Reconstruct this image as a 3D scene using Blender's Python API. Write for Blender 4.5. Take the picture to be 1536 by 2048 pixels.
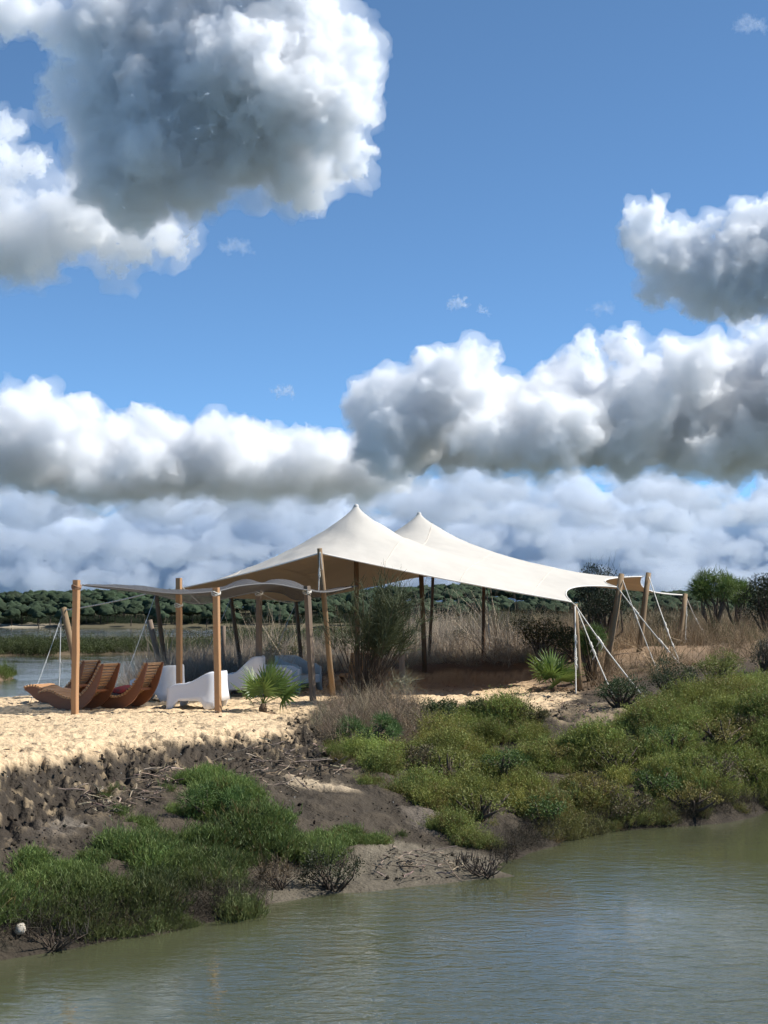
import bpy, bmesh, math, random
import numpy as np
from mathutils import Vector, Matrix, noise as mnoise

R = math.radians
scene = bpy.context.scene
for _o in list(bpy.data.objects):
    bpy.data.objects.remove(_o)
COL = scene.collection

# ------------------------------------------------------------------ camera
CAM_Z = 1.65
F = 3072.0                      # focal length in photo pixels (1536 wide)
PITCH = math.atan(216 / F)
cam_data = bpy.data.cameras.new('camera')
cam = bpy.data.objects.new('camera', cam_data)
COL.objects.link(cam)
cam.location = (0, 0, CAM_Z)
cam.rotation_euler = (math.pi / 2 + PITCH, 0, 0)
cam_data.sensor_fit = 'HORIZONTAL'
cam_data.sensor_width = 36
cam_data.lens = 36 * F / 1536
cam_data.clip_start = 0.1
cam_data.clip_end = 60000
scene.camera = cam

# ------------------------------------------------------------------ sky, sun, exposure
SUN_AZ, SUN_EL = R(85), R(46)           # azimuth clockwise from +Y (view direction)
sun_dir = Vector((math.sin(SUN_AZ) * math.cos(SUN_EL), math.cos(SUN_AZ) * math.cos(SUN_EL), math.sin(SUN_EL)))
world = bpy.data.worlds.new('World')
scene.world = world
world.use_nodes = True
wn = world.node_tree
wn.nodes.clear()
w_out = wn.nodes.new('ShaderNodeOutputWorld')
w_bg = wn.nodes.new('ShaderNodeBackground')
w_sky = wn.nodes.new('ShaderNodeTexSky')
w_sky.sky_type = 'NISHITA'
w_sky.sun_disc = False
w_sky.sun_elevation = SUN_EL
w_sky.sun_rotation = SUN_AZ
w_sky.air_density = 1.0
w_sky.dust_density = 0.0
w_sky.ozone_density = 10.0
w_sky.altitude = 5000
w_bg.inputs['Strength'].default_value = 0.125
w_hs = wn.nodes.new('ShaderNodeHueSaturation')
w_hs.inputs['Saturation'].default_value = 0.93
w_hs.inputs['Hue'].default_value = 0.487
wn.links.new(w_sky.outputs[0], w_hs.inputs['Color'])
wn.links.new(w_hs.outputs[0], w_bg.inputs[0])
wn.links.new(w_bg.outputs[0], w_out.inputs[0])
sun_data = bpy.data.lights.new('sun', 'SUN')
sun_data.energy = 5.0
sun_data.angle = R(0.53)
sun_data.color = (1.0, 0.97, 0.92)
sun = bpy.data.objects.new('sun', sun_data)
COL.objects.link(sun)
sun.rotation_euler = sun_dir.to_track_quat('Z', 'Y').to_euler()
scene.view_settings.view_transform = 'Standard'
scene.view_settings.look = 'None'
scene.view_settings.exposure = 0.5
scene.view_settings.gamma = 1.0
scene.view_settings.use_curve_mapping = False
scene.cycles.use_denoising = True
scene.cycles.use_adaptive_sampling = True
scene.cycles.adaptive_threshold = 0.04
scene.cycles.max_bounces = 12
scene.cycles.diffuse_bounces = 2
scene.cycles.glossy_bounces = 2
scene.cycles.transmission_bounces = 2
scene.cycles.transparent_max_bounces = 12
scene.cycles.volume_bounces = 12
scene.cycles.time_limit = 840

rng = np.random.default_rng(7)
random.seed(7)


# ------------------------------------------------------------------ helpers
def ray(px, py):
    """unit-depth view ray of a photo pixel: (x, y, z) with y = 1"""
    u, v = (px - 768) / F, (1024 - py) / F
    y = math.cos(PITCH) - v * math.sin(PITCH)
    z = math.sin(PITCH) + v * math.cos(PITCH)
    return u / y, z / y


def at(px, py, d):
    rx, rz = ray(px, py)
    return Vector((rx * d, d, CAM_Z + rz * d))


def tag(o, label=None, cat=None, group=None, kind=None):
    if label: o['label'] = label
    if cat: o['category'] = cat
    if group: o['group'] = group
    if kind: o['kind'] = kind
    return o
# ------------------------------------------------------------------ clouds: closed bodies of even, scattering vapour, kilometres away
def cloud_material(name, dens, aniso=0.45, col=(1, 1, 1)):
    m = bpy.data.materials.new(name)
    m.use_nodes = True
    nt = m.node_tree
    nt.nodes.clear()
    out = nt.nodes.new('ShaderNodeOutputMaterial')
    pv = nt.nodes.new('ShaderNodeVolumePrincipled')
    pv.inputs['Color'].default_value = (*col, 1)
    pv.inputs['Density'].default_value = dens
    pv.inputs['Density Attribute'].default_value = ''
    pv.inputs['Anisotropy'].default_value = aniso
    nt.links.new(pv.outputs[0], out.inputs['Volume'])
    return m


def ico(sub):
    bm = bmesh.new()
    bmesh.ops.create_icosphere(bm, subdivisions=sub, radius=1.0)
    v = np.array([x.co[:] for x in bm.verts])
    f = np.array([[y.index for y in x.verts] for x in bm.faces])
    bm.free()
    return v, f


ICO2, ICO3 = ico(2), ico(3)


def np_mesh(name, verts, faces):
    me = bpy.data.meshes.new(name)
    verts = np.asarray(verts, dtype=np.float32)
    faces = np.asarray(faces, dtype=np.int32)
    me.vertices.add(len(verts))
    me.vertices.foreach_set('co', verts.ravel())
    k = faces.shape[1]
    me.loops.add(faces.size)
    me.loops.foreach_set('vertex_index', faces.ravel())
    me.polygons.add(len(faces))
    me.polygons.foreach_set('loop_start', np.arange(0, faces.size, k, dtype=np.int32))
    me.polygons.foreach_set('loop_total', np.full(len(faces), k, dtype=np.int32))
    me.update(calc_edges=True)
    return me


def make_cloud(name, D, blobs, vox, density, label, n1=12, n2=7, r1=(.34, .58), r2=(.28, .5), amp=10, base=None, squash=1.0,
               seed=0, aniso=0.45, group=None, depth=0.6, grain=40, fine=5.0, col=(1, 1, 1), fringe=0.0):
    """blobs: (px, py, radius in photo px, depth offset, squash, children factor); turned to metres at distance D.
    Big lobes carry smaller lobes which carry smaller ones; the union is one skin round even vapour."""
    k = D / F
    rg = np.random.default_rng(seed + 11)
    C, Rr, S = [], [], []
    lev0 = []
    for b in blobs:
        px, py, r = b[:3]
        dy = b[3] if len(b) > 3 else 0
        sq = b[4] if len(b) > 4 else squash
        ch = b[5] if len(b) > 5 else 1.0
        p = at(px, py, D)
        lev0.append((np.array((p.x, D + dy * k, p.z)), r * k, sq, ch))
    c0 = np.array([b[0] for b in lev0]); rr0 = np.array([b[1] for b in lev0])

    def grow(parents, n, rr, upbias):
        out = []
        for c, r, sq, ch in parents:
            for _ in range(int(round(n * ch))):
                v = rg.normal(size=3)
                v[2] += upbias
                v /= np.linalg.norm(v)
                q = c + v * np.array((1, depth, sq)) * r * rg.uniform(.75, 1.02)
                rad = r * rg.uniform(*rr)
                dd = np.linalg.norm((c0 - q), axis=1) - rr0
                if dd.min() < -rad * 1.6:
                    continue
                out.append((q, rad, 0.5 + 0.5 * sq, ch))
        return out
    lev1 = grow(lev0, n1, r1, 0.35)
    lev2 = grow(lev1, n2, r2, 0.3)
    V, Fc, nv = [], [], 0
    for lev, (iv, ifc) in ((lev0, ICO3), (lev1, ICO2), (lev2, ICO2)):
        for c, r, sq, ch in lev:
            V.append(iv * (r, r * (depth if lev is lev0 else .9), r * sq) + c)
            Fc.append(ifc + nv)
            nv += len(iv)
    V = np.concatenate(V)
    if base is not None:
        zb = at(768, base, D).z
        low = V[:, 2] < zb
        V[low, 2] = zb + (V[low, 2] - zb) * 0.3
    me = np_mesh(name, V, np.concatenate(Fc))
    o = bpy.data.objects.new(name, me)
    COL.objects.link(o)
    md = o.modifiers.new('union', 'REMESH')
    md.mode = 'VOXEL'
    md.voxel_size = vox * k
    dg = bpy.context.evaluated_depsgraph_get()
    me2 = bpy.data.meshes.new_from_object(o.evaluated_get(dg))
    o.modifiers.clear()
    n = len(me2.vertices)
    co = np.empty(n * 3, np.float32); me2.vertices.foreach_get('co', co); co = co.reshape(-1, 3).astype(float)
    no = np.empty(n * 3, np.float32); me2.vertices.foreach_get('normal', no); no = no.reshape(-1, 3).astype(float)
    g = 1.0 / (grain * k)
    off = seed * 17.3
    d = np.array([.6 * mnoise.turbulence((p[0] * g + off, p[1] * g, p[2] * g), 4, True, noise_basis='PERLIN_ORIGINAL', amplitude_scale=0.6, frequency_scale=2.1) + .75 * mnoise.fractal((p[0] * g * 1.7 - off, p[1] * g * 1.7, p[2] * g * 1.7), .75, 2.1, 5) for p in co]) - 0.35
    co += no * (d * amp * k)[:, None]
    me2.vertices.foreach_set('co', co.astype(np.float32).ravel())
    me2.update()
    o.data = me2
    bpy.data.meshes.remove(me)
    md = o.modifiers.new('union', 'REMESH')
    md.mode = 'VOXEL'
    md.voxel_size = vox * k * .9
    dg = bpy.context.evaluated_depsgraph_get()
    me3 = bpy.data.meshes.new_from_object(o.evaluated_get(dg))
    o.modifiers.clear()
    o.data = me3
    bpy.data.meshes.remove(me2)
    me2 = me3
    n = len(me2.vertices)                      # fine curls on the skin
    co = np.empty(n * 3, np.float32); me2.vertices.foreach_get('co', co); co = co.reshape(-1, 3).astype(float)
    no = np.empty(n * 3, np.float32); me2.vertices.foreach_get('normal', no); no = no.reshape(-1, 3).astype(float)
    g = 1.0 / (grain * .30 * k)
    d = np.array([mnoise.turbulence((p[0] * g + off, p[1] * g + 5, p[2] * g), 2, True) + .8 * mnoise.fractal((p[0] * g * 1.6, p[1] * g * 1.6 + off, p[2] * g * 1.6), .6, 2.0, 3) for p in co]) - .6
    co += no * (d * fine * k)[:, None]
    me2.vertices.foreach_set('co', co.astype(np.float32).ravel())
    me2.update()
    me2.materials.append(cloud_material(name, density / k, aniso, col))
    me2.polygons.foreach_set('use_smooth', np.ones(len(me2.polygons), bool))
    if fringe:                                 # thin frayed vapour round the dense body
        g1, g2 = 1.0 / (grain * .55 * k), 1.0 / (grain * .16 * k)
        d = np.array([max(0.0, mnoise.fractal((p[0] * g1 + off, p[1] * g1, p[2] * g1 + 9), .6, 2.2, 5) + .1) + .35 * mnoise.noise((p[0] * g2, p[1] * g2 + off, p[2] * g2)) for p in co])
        cf = co + no * ((np.clip(d, -.15, 1.6) * fringe + 1.5) * k)[:, None]
        fq = np.empty(len(me2.polygons) * 4, np.int32); me2.loops.foreach_get('vertex_index', fq)
        mf = np_mesh('fringe', cf, fq.reshape(-1, 4))
        fo_ = bpy.data.objects.new('fringe', mf)
        COL.objects.link(fo_)
        md = fo_.modifiers.new('union', 'REMESH'); md.mode = 'VOXEL'; md.voxel_size = vox * k * 1.7
        dg = bpy.context.evaluated_depsgraph_get()
        mg = bpy.data.meshes.new_from_object(fo_.evaluated_get(dg))
        fo_.modifiers.clear(); fo_.data = mg; bpy.data.meshes.remove(mf)
        mg.materials.clear(); mg.materials.append(cloud_material(name + '_fringe', density * .16 / k, aniso, col))
        fo_.parent = o
    tag(o, label, 'cloud', group)
    return o



CW = (.988, .993, 1.0)  # faint blue tint, puts the blue-grey of cloud shade into the colour
make_cloud('cumulus_cloud', 2600, [
    (540, 120, 130, -40), (630, 165, 95, -90), (695, 230, 58, -130), (690, 330, 42, -120), (705, 140, 45, -90), (520, 180, 85, -140), (450, 165, 55, -150), (600, 260, 85, -150), (660, 290, 60, -170), (705, 370, 26, -120), (450, 50, 140, 30), (330, 50, 140, 40), (210, 80, 90, 30), (590, 40, 60, 0),
    (290, 210, 165, 20, 1, .25), (430, 240, 150, 0, 1, .4), (270, 330, 125, 0, 1, .15), (380, 330, 105, 0, 1, .15), (560, 280, 110, -30), (620, 350, 50, -30), (130, 170, 35, 0), (100, 205, 25, 0),
    (60, 20, 50, 30, .6), (-20, 10, 60, 30, .6)],
    vox=5.0, density=0.06, seed=1, amp=40, fine=11, fringe=46, grain=75, col=CW, label='huge cumulus cloud with bright right flank, top of the sky')
make_cloud('cumulus_cloud', 2750, [
    (110, 430, 95, 60, .8), (230, 470, 70, 40, .7), (10, 470, 95, 60, .8), (330, 480, 45, 20, .6), (385, 470, 25, 20, .6), (60, 500, 60, 0, .7), (-80, 440, 120, 30),
    (-10, 285, 42, 0), (50, 325, 40, 0, .6), (-60, 310, 60, 0)],
    vox=4.4, density=0.04, seed=2, amp=44, fine=11, fringe=50, grain=70, n1=9, col=CW, label='ragged grey cloud hanging under the biggest cumulus')
make_cloud('cumulus_cloud', 3300, [
    (1290, 475, 48, 0), (1335, 525, 60, 0), (1400, 500, 40, 0), (1420, 555, 62, -20), (1400, 600, 40, 0), (1480, 480, 45, 0), (1540, 480, 60, 0), (1500, 560, 75, 0), (1620, 540, 90, 0), (1310, 580, 30, 0)],
    vox=3.6, density=0.085, seed=3, amp=30, fine=8, fringe=28, grain=50, col=CW, label='compact puffy cumulus cloud cut by the right picture edge')
def bank_blobs(tops, bottom, n, rmin, rmax, seed):
    """heaped lobes filling the outline between a crest line and a base"""
    rg = np.random.default_rng(seed)
    tx = [t[0] for t in tops]; ty = [t[1] for t in tops]
    bl = []
    for i in range(n):
        px = rg.uniform(tx[0], tx[-1]); top = float(np.interp(px, tx, ty))
        f = rg.uniform() ** 1.1
        r = rg.uniform(rmin, rmax) * (1 - .3 * (f < .25))
        py = top + r + f * max(0, bottom - top - r * 1.6)
        bl.append((px, py, r, rg.uniform(-160, 160) - 60 * f, rg.uniform(.75, 1.05), rg.uniform(.5, 1.1)))
    return bl


make_cloud('cumulus_cloud', 4300, bank_blobs([(690, 790), (760, 735), (800, 705), (930, 700), (1040, 710), (1090, 720), (1150, 672), (1260, 660), (1380, 668), (1450, 640), (1560, 620), (1760, 640)], 950, 84, 34, 78, 4)
    + [(735, 785, 26, 0, .6), (850, 870, 70, 60), (1000, 850, 80, 60), (1150, 830, 90, 40), (1300, 830, 95, 0, 1, .5), (1450, 830, 100, 0, 1, .5), (1600, 830, 110, 0, 1, .5)],
    vox=6.0, density=0.065, seed=4, amp=38, grain=60, fine=9, fringe=34, base=940, label='long cumulus bank above the right half of the tent', col=CW)
make_cloud('cumulus_cloud', 4900, bank_blobs([(-160, 760), (0, 768), (110, 758), (180, 766), (225, 800), (260, 832), (380, 822), (430, 850), (500, 838), (560, 850), (590, 868), (700, 866), (790, 885)], 1000, 84, 30, 68, 5)
    + [(60, 900, 85, 40), (200, 930, 80, 40), (350, 930, 70, 40), (500, 930, 65, 40), (650, 940, 55, 40)],
    vox=6.0, density=0.065, seed=5, amp=36, grain=55, fine=9, fringe=34, base=985, label='long cumulus bank low over the far shore, left of the tent', col=CW)


def far_bank(D, crest, wob, bottom, n, rmin, rmax, seed, col, vox, dens, label):
    """a broad layer of small heaped clouds far away; shade from clouds above and haze are put into the colour"""
    rg = np.random.default_rng(seed)
    tops = [(x, crest + rg.uniform(-wob, wob)) for x in range(-200, 1800, 110)]
    bl = [(b[0], b[1], b[2], b[3] * 1.5, b[4] * rg.uniform(.40, .70), b[5]) for b in bank_blobs(tops, bottom, n, rmin, rmax, seed)]
    o = make_cloud('cloud_layer', D, bl, vox=vox, density=dens, seed=seed, amp=22, grain=34, n1=7, n2=4, fine=6, col=col, label=label)
    o['category'] = 'clouds'
    o['kind'] = 'stuff'


far_bank(6600, 922, 24, 1070, 135, 24, 70, 21, (.87, .91, .955), 7.5, .024, 'grey cloud layer right under the cumulus banks')
far_bank(10500, 1030, 18, 1140, 120, 18, 56, 22, (.87, .91, .955), 7.0, .022, 'flat blue grey cloud layer behind the tent peaks')
far_bank(16000, 1095, 14, 1200, 130, 15, 46, 23, (.87, .91, .955), 6.8, .020, 'pale cloud layer low above the pine hills')
rg_ = np.random.default_rng(26)
_w = make_cloud('cloud_layer', 26000, [(-250 + 2050 * (i + rg_.uniform()) / 30, 1130 + rg_.uniform(-50, 30), 130 * rg_.uniform(.8, 1.2), 0, .85) for i in range(30)], vox=10, density=.03, seed=26, amp=16, grain=40, n1=6, n2=3,
                col=(.90, .93, .965), label='blue grey cloud wall closing the horizon')  # grey-blue tint puts shade and distance haze into the vapour colour
_w['category'] = 'clouds'
_w['kind'] = 'stuff'
for i, (px, py, r, dn, sd, lb) in enumerate([
        (915, 608, 20, .035, 31, 'small white cloud scrap in the middle of the blue sky'),
        (966, 624, 13, .03, 32, 'tiny cloud scrap beside the small white one'),
        (565, 785, 22, .03, 33, 'faint cloud scrap above the low bank, left of centre'),
        (470, 497, 30, .012, 34, 'thin wisp of cloud below the huge cumulus'),
        (1205, 618, 24, .010, 35, 'thin wisp of cloud beside the compact cumulus'),
        (1500, 52, 30, .010, 36, 'thin wisp of cloud in the top right corner')]):
    make_cloud('cloud_scrap', 3600, [(px - r * .5, py, r * .6, 0, .6), (px + r * .2, py - r * .15, r * .7, 0, .7), (px + r * .8, py + r * .1, r * .4, 0, .6)],
               vox=1.6, density=dn, seed=sd, amp=14, grain=16, n1=8, n2=4, label=lb)
# ------------------------------------------------------------------ terrain as a height function
ZW = -1.35


def onz(px, py, z):
    rx, rz = ray(px, py)
    d = (z - CAM_Z) / rz
    return (rx * d, d, z)


ctrl = []
edge_px = [(0, 1920), (180, 1888), (330, 1865), (480, 1835), (600, 1795), (780, 1780), (940, 1763), (1030, 1752), (1045, 1718), (1110, 1692),
           (1250, 1662), (1400, 1650), (1480, 1642), (1536, 1622)]
for px, py in edge_px:
    x, y, z = onz(px, py, ZW)
    ctrl += [(x, y, ZW), (x + .25, y - 1.4, -1.95), (x + .5, y - 3.5, -2.3)]
ctrl += [(-6.5, 10.8, ZW), (-9, 8.5, ZW), (-6, 9, -2), (10, 27.5, ZW), (16, 31, ZW), (12, 25, -2), (-2, 6, -2.4), (4, 8, -2.4), (10, 16, -2.4), (18, 28, -2.2)]
for t in [(0, 1528, -.03), (0, 1640, -.55), (0, 1760, -.86), (0, 1850, -1.1), (100, 1512, -.03), (100, 1600, -.45), (200, 1497, -.03), (210, 1590, -.50), (200, 1680, -.75), (250, 1800, -1.13),
          (400, 1474, -.03), (400, 1545, -.42), (400, 1640, -.75), (400, 1760, -1.15), (600, 1456, -.03), (600, 1535, -.45), (600, 1620, -.75), (640, 1720, -1.15),
          (800, 1425, -.03), (800, 1500, -.42), (800, 1600, -.8), (850, 1700, -1.22), (1000, 1420, -.03), (1000, 1500, -.5), (1000, 1600, -.95), (1200, 1408, -.03), (1200, 1480, -.4),
          (1200, 1570, -.85), (1400, 1395, .15), (1400, 1470, -.25), (1400, 1560, -.8), (1536, 1370, .35), (1536, 1450, -.15), (1536, 1550, -.85), (1700, 1360, .4), (1700, 1500, -.5),
          (0, 1400, 0), (-200, 1420, 0), (-150, 1500, 0), (-300, 1600, 0), (150, 1425, 0), (436, 1425, 0), (620, 1402, 0), (300, 1380, 0), (0, 1450, 0), (300, 1450, 0), (805, 1383, 0), (950, 1380, 0), (1100, 1384, 0), (500, 1370, 0),
          (670, 1366, 0), (900, 1366, 0), (1040, 1366, 0)]:
    ctrl.append(onz(*t))
ctrl += [(-20, 16, 0), (-12, 15, 0), (-14, 30, 0), (0.3, 41.2, .34), (2, 41.4, .36), (3.8, 41.2, .34), (1, 40.2, .02), (3.2, 40.2, .02), (-2.5, 42, .1), (-1, 50, .05), (3, 50, .35), (-3, 60, -.2), (2, 70, .1), (8, 60, .8),
         (6.0, 37.5, .55), (7.2, 41.5, .95), (8.5, 43, .9), (10.5, 42, 1.0), (14, 45, 1.1), (15, 60, 1.2), (20, 80, 1.25), (5, 85, .6), (13, 36, .6), (30, 60, 1.1), (30, 90, 1.2), (-3, 90, -.5), (-5, 75, -.4)]
ctrl = np.array(ctrl, float)
_n = len(ctrl)
_K = np.linalg.norm(ctrl[:, None, :2] - ctrl[None, :, :2], axis=2)
_P = np.concatenate([np.ones((_n, 1)), ctrl[:, :2]], 1)
_A = np.block([[_K + np.eye(_n) * -0.02, _P], [_P.T, np.zeros((3, 3))]])
_w = np.linalg.solve(_A, np.concatenate([ctrl[:, 2], np.zeros(3)]))


def sstep(a, b, v):
    t = np.clip((v - a) / (b - a), 0, 1)
    return t * t * (3 - 2 * t)


def zbase(x, y):
    x = np.asarray(x, float); y = np.asarray(y, float)
    xc, yc = np.clip(x, -22, 32), np.clip(y, 4, 92)
    z = _w[_n] + _w[_n + 1] * xc + _w[_n + 2] * yc
    for i in range(_n):
        z = z + _w[i] * np.hypot(xc - ctrl[i, 0], yc - ctrl[i, 1])
    z = np.clip(z, -2.6, 1.6)
    # the lagoon behind the camp: water to the left, marsh strips, far water, far shore
    ang = x / np.maximum(y, 1)
    back = 36 + 2.2 * np.sin(x * .9) + sstep(-.16, -.02, ang) * 260           # where the near land ends
    z = z + (-2.3 - z) * sstep(back - 1.0, back + 5, y)
    strip = sstep(126, 134, y + 6 * np.sin(x * .11)) * (1 - sstep(162, 178, y))
    z = np.maximum(z, -2.3 + strip * 1.25)
    isl = 1 - sstep(.55, 1.0, np.hypot((x + 22.5) / 5.0, (y - 78) / 9))
    z = np.maximum(z, -2.3 + isl * 1.3)
    farl = sstep(.05, .12, ang) * (1 - sstep(300, 340, y)) * sstep(80, 95, y)
    z = np.maximum(z, -2.3 + farl * 3.4)
    shore = sstep(585, 625, y + 14 * np.sin(x * .013) + 6 * np.sin(x * .05))
    hill = sstep(612, 840, y) * (8.0 + 2 * np.sin(x * .011 + 1.0) + 1.5 * np.sin(x * .031))
    z = np.maximum(z, -2.3 + shore * 2.6 + hill)
    return z


def hit(px, py, lift=0.0):
    """first point of the terrain on the view ray of a photo pixel"""
    rx, rz = ray(px, py)
    d = np.geomspace(8, 900, 6000)
    zz = np.maximum(zbase(rx * d, d), ZW if lift == 0 else -9)
    below = (CAM_Z + rz * d) < zz
    i = int(np.argmax(below)) if below.any() else len(d) - 1
    return np.array((rx * d[i], d[i], zz[i]))


def ground(x, y):
    return float(zbase(x, y))


def poly_sd(P, x, y):
    """signed distance (negative inside) to a polygon in the ground plan"""
    P = np.asarray(P)[:, :2]
    x = np.asarray(x); y = np.asarray(y)
    d = np.full(x.shape, 1e9); ins = np.zeros(x.shape, bool)
    for i in range(len(P)):
        a, b = P[i], P[(i + 1) % len(P)]
        e = b - a
        t = np.clip(((x - a[0]) * e[0] + (y - a[1]) * e[1]) / (e @ e + 1e-12), 0, 1)
        d = np.minimum(d, np.hypot(x - a[0] - t * e[0], y - a[1] - t * e[1]))
        c = ((a[1] > y) != (b[1] > y)) & (x < (b[0] - a[0]) * (y - a[1]) / (b[1] - a[1] + 1e-12) + a[0])
        ins ^= c
    return np.where(ins, -d, d)


def vnoise(x, y, scale, seed=0, octv=3):
    return np.array([mnoise.fractal((a * scale + seed * 7.7, b * scale - seed * 3.1, seed * 1.37), 0.8, 2.0, octv) for a, b in zip(np.ravel(x), np.ravel(y))]).reshape(np.shape(x))


SAND = [onz(px, py, 0) for px, py in [(-500, 1400), (-200, 1396), (120, 1390), (330, 1372), (560, 1362), (700, 1362), (800, 1364), (1060, 1364), (1085, 1385), (1140, 1388), (1135, 1404), (1095, 1418),
        (1000, 1414), (930, 1408), (800, 1412), (740, 1402), (660, 1415), (590, 1432), (603, 1464), (480, 1470), (330, 1482), (180, 1503), (60, 1528), (0, 1534), (-300, 1590), (-700, 1700)]]
GREYMUD = [hit(px, py) for px, py in [(690, 1690), (780, 1680), (900, 1695), (1010, 1720), (1030, 1752), (900, 1772), (780, 1786), (650, 1800), (500, 1815), (470, 1790), (520, 1760), (620, 1740), (720, 1730)]]

# ------------------------------------------------------------------ materials
MATS = {}


def mat(name, col, rough=0.8, var=0.0, vscale=5.0, bump=0.0, bscale=40.0, spec=0.3, col2=None, stretch=None, trans=0.0, attr=None, attr_type='GEOMETRY', metal=0.0, rand=0.0):
    if name in MATS: return MATS[name]
    m = bpy.data.materials.new(name)
    m.use_nodes = True
    nt = m.node_tree
    nt.nodes.clear()
    N, Lk = nt.nodes.new, nt.links.new
    out = N('ShaderNodeOutputMaterial')
    bs = N('ShaderNodeBsdfPrincipled')
    bs.inputs['Roughness'].default_value = rough
    bs.inputs['Specular IOR Level'].default_value = spec
    bs.inputs['Metallic'].default_value = metal
    tc = N('ShaderNodeTexCoord')
    vec = tc.outputs['Object']
    if stretch:
        mp = N('ShaderNodeMapping'); mp.inputs['Scale'].default_value = stretch
        Lk(vec, mp.inputs[0]); vec = mp.outputs[0]
    if attr:
        at_ = N('ShaderNodeAttribute'); at_.attribute_name = attr; at_.attribute_type = attr_type
        base = at_.outputs['Color']
    else:
        rgb = N('ShaderNodeRGB'); rgb.outputs[0].default_value = (*col, 1)
        base = rgb.outputs[0]
    if var or col2:
        nz = N('ShaderNodeTexNoise'); nz.inputs['Scale'].default_value = vscale; nz.inputs['Detail'].default_value = 6; nz.inputs['Roughness'].default_value = .65
        Lk(vec, nz.inputs['Vector'])
        if col2:
            rp = N('ShaderNodeValToRGB'); rp.color_ramp.elements[0].position = .38; rp.color_ramp.elements[1].position = .64
            Lk(nz.outputs[0], rp.inputs[0])
            mx = N('ShaderNodeMixRGB'); Lk(rp.outputs[0], mx.inputs[0]); Lk(base, mx.inputs[1]); mx.inputs[2].default_value = (*col2, 1)
            base = mx.outputs[0]
        if var:
            mr = N('ShaderNodeMapRange'); mr.inputs[1].default_value = .25; mr.inputs[2].default_value = .75; mr.inputs[3].default_value = 1 - var; mr.inputs[4].default_value = 1 + var
            Lk(nz.outputs[0], mr.inputs[0])
            mu = N('ShaderNodeVectorMath'); mu.operation = 'SCALE'; Lk(base, mu.inputs[0]); Lk(mr.outputs[0], mu.inputs['Scale'])
            base = mu.outputs[0]
    if rand:
        oi = N('ShaderNodeObjectInfo')
        mr = N('ShaderNodeMapRange'); mr.inputs[3].default_value = 1 - rand; mr.inputs[4].default_value = 1 + rand
        Lk(oi.outputs['Random'], mr.inputs[0])
        mu = N('ShaderNodeVectorMath'); mu.operation = 'SCALE'; Lk(base, mu.inputs[0]); Lk(mr.outputs[0], mu.inputs['Scale'])
        base = mu.outputs[0]
    Lk(base, bs.inputs['Base Color'])
    if bump:
        nb = N('ShaderNodeTexNoise'); nb.inputs['Scale'].default_value = bscale; nb.inputs['Detail'].default_value = 5
        Lk(vec, nb.inputs['Vector'])
        bp = N('ShaderNodeBump'); bp.inputs['Strength'].default_value = 1.0; bp.inputs['Distance'].default_value = bump
        Lk(nb.outputs[0], bp.inputs['Height']); Lk(bp.outputs[0], bs.inputs['Normal'])
    if trans:
        tr = N('ShaderNodeBsdfTranslucent'); Lk(base, tr.inputs[0])
        ms = N('ShaderNodeMixShader'); ms.inputs[0].default_value = trans
        Lk(bs.outputs[0], ms.inputs[1]); Lk(tr.outputs[0], ms.inputs[2]); Lk(ms.outputs[0], out.inputs[0])
    else:
        Lk(bs.outputs[0], out.inputs[0])
    MATS[name] = m
    return m


def link(name, me, material=None, parent=None, smooth=False):
    o = bpy.data.objects.new(name, me)
    COL.objects.link(o)
    if material: me.materials.append(material)
    if parent: o.parent = parent
    if smooth: me.polygons.foreach_set('use_smooth', np.ones(len(me.polygons), bool))
    return o


def empty(name, loc=(0, 0, 0), rz=0.0):
    o = bpy.data.objects.new(name, None)
    COL.objects.link(o)
    o.location = loc
    o.rotation_euler = (0, 0, rz)
    o.empty_display_size = .2
    return o


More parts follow.
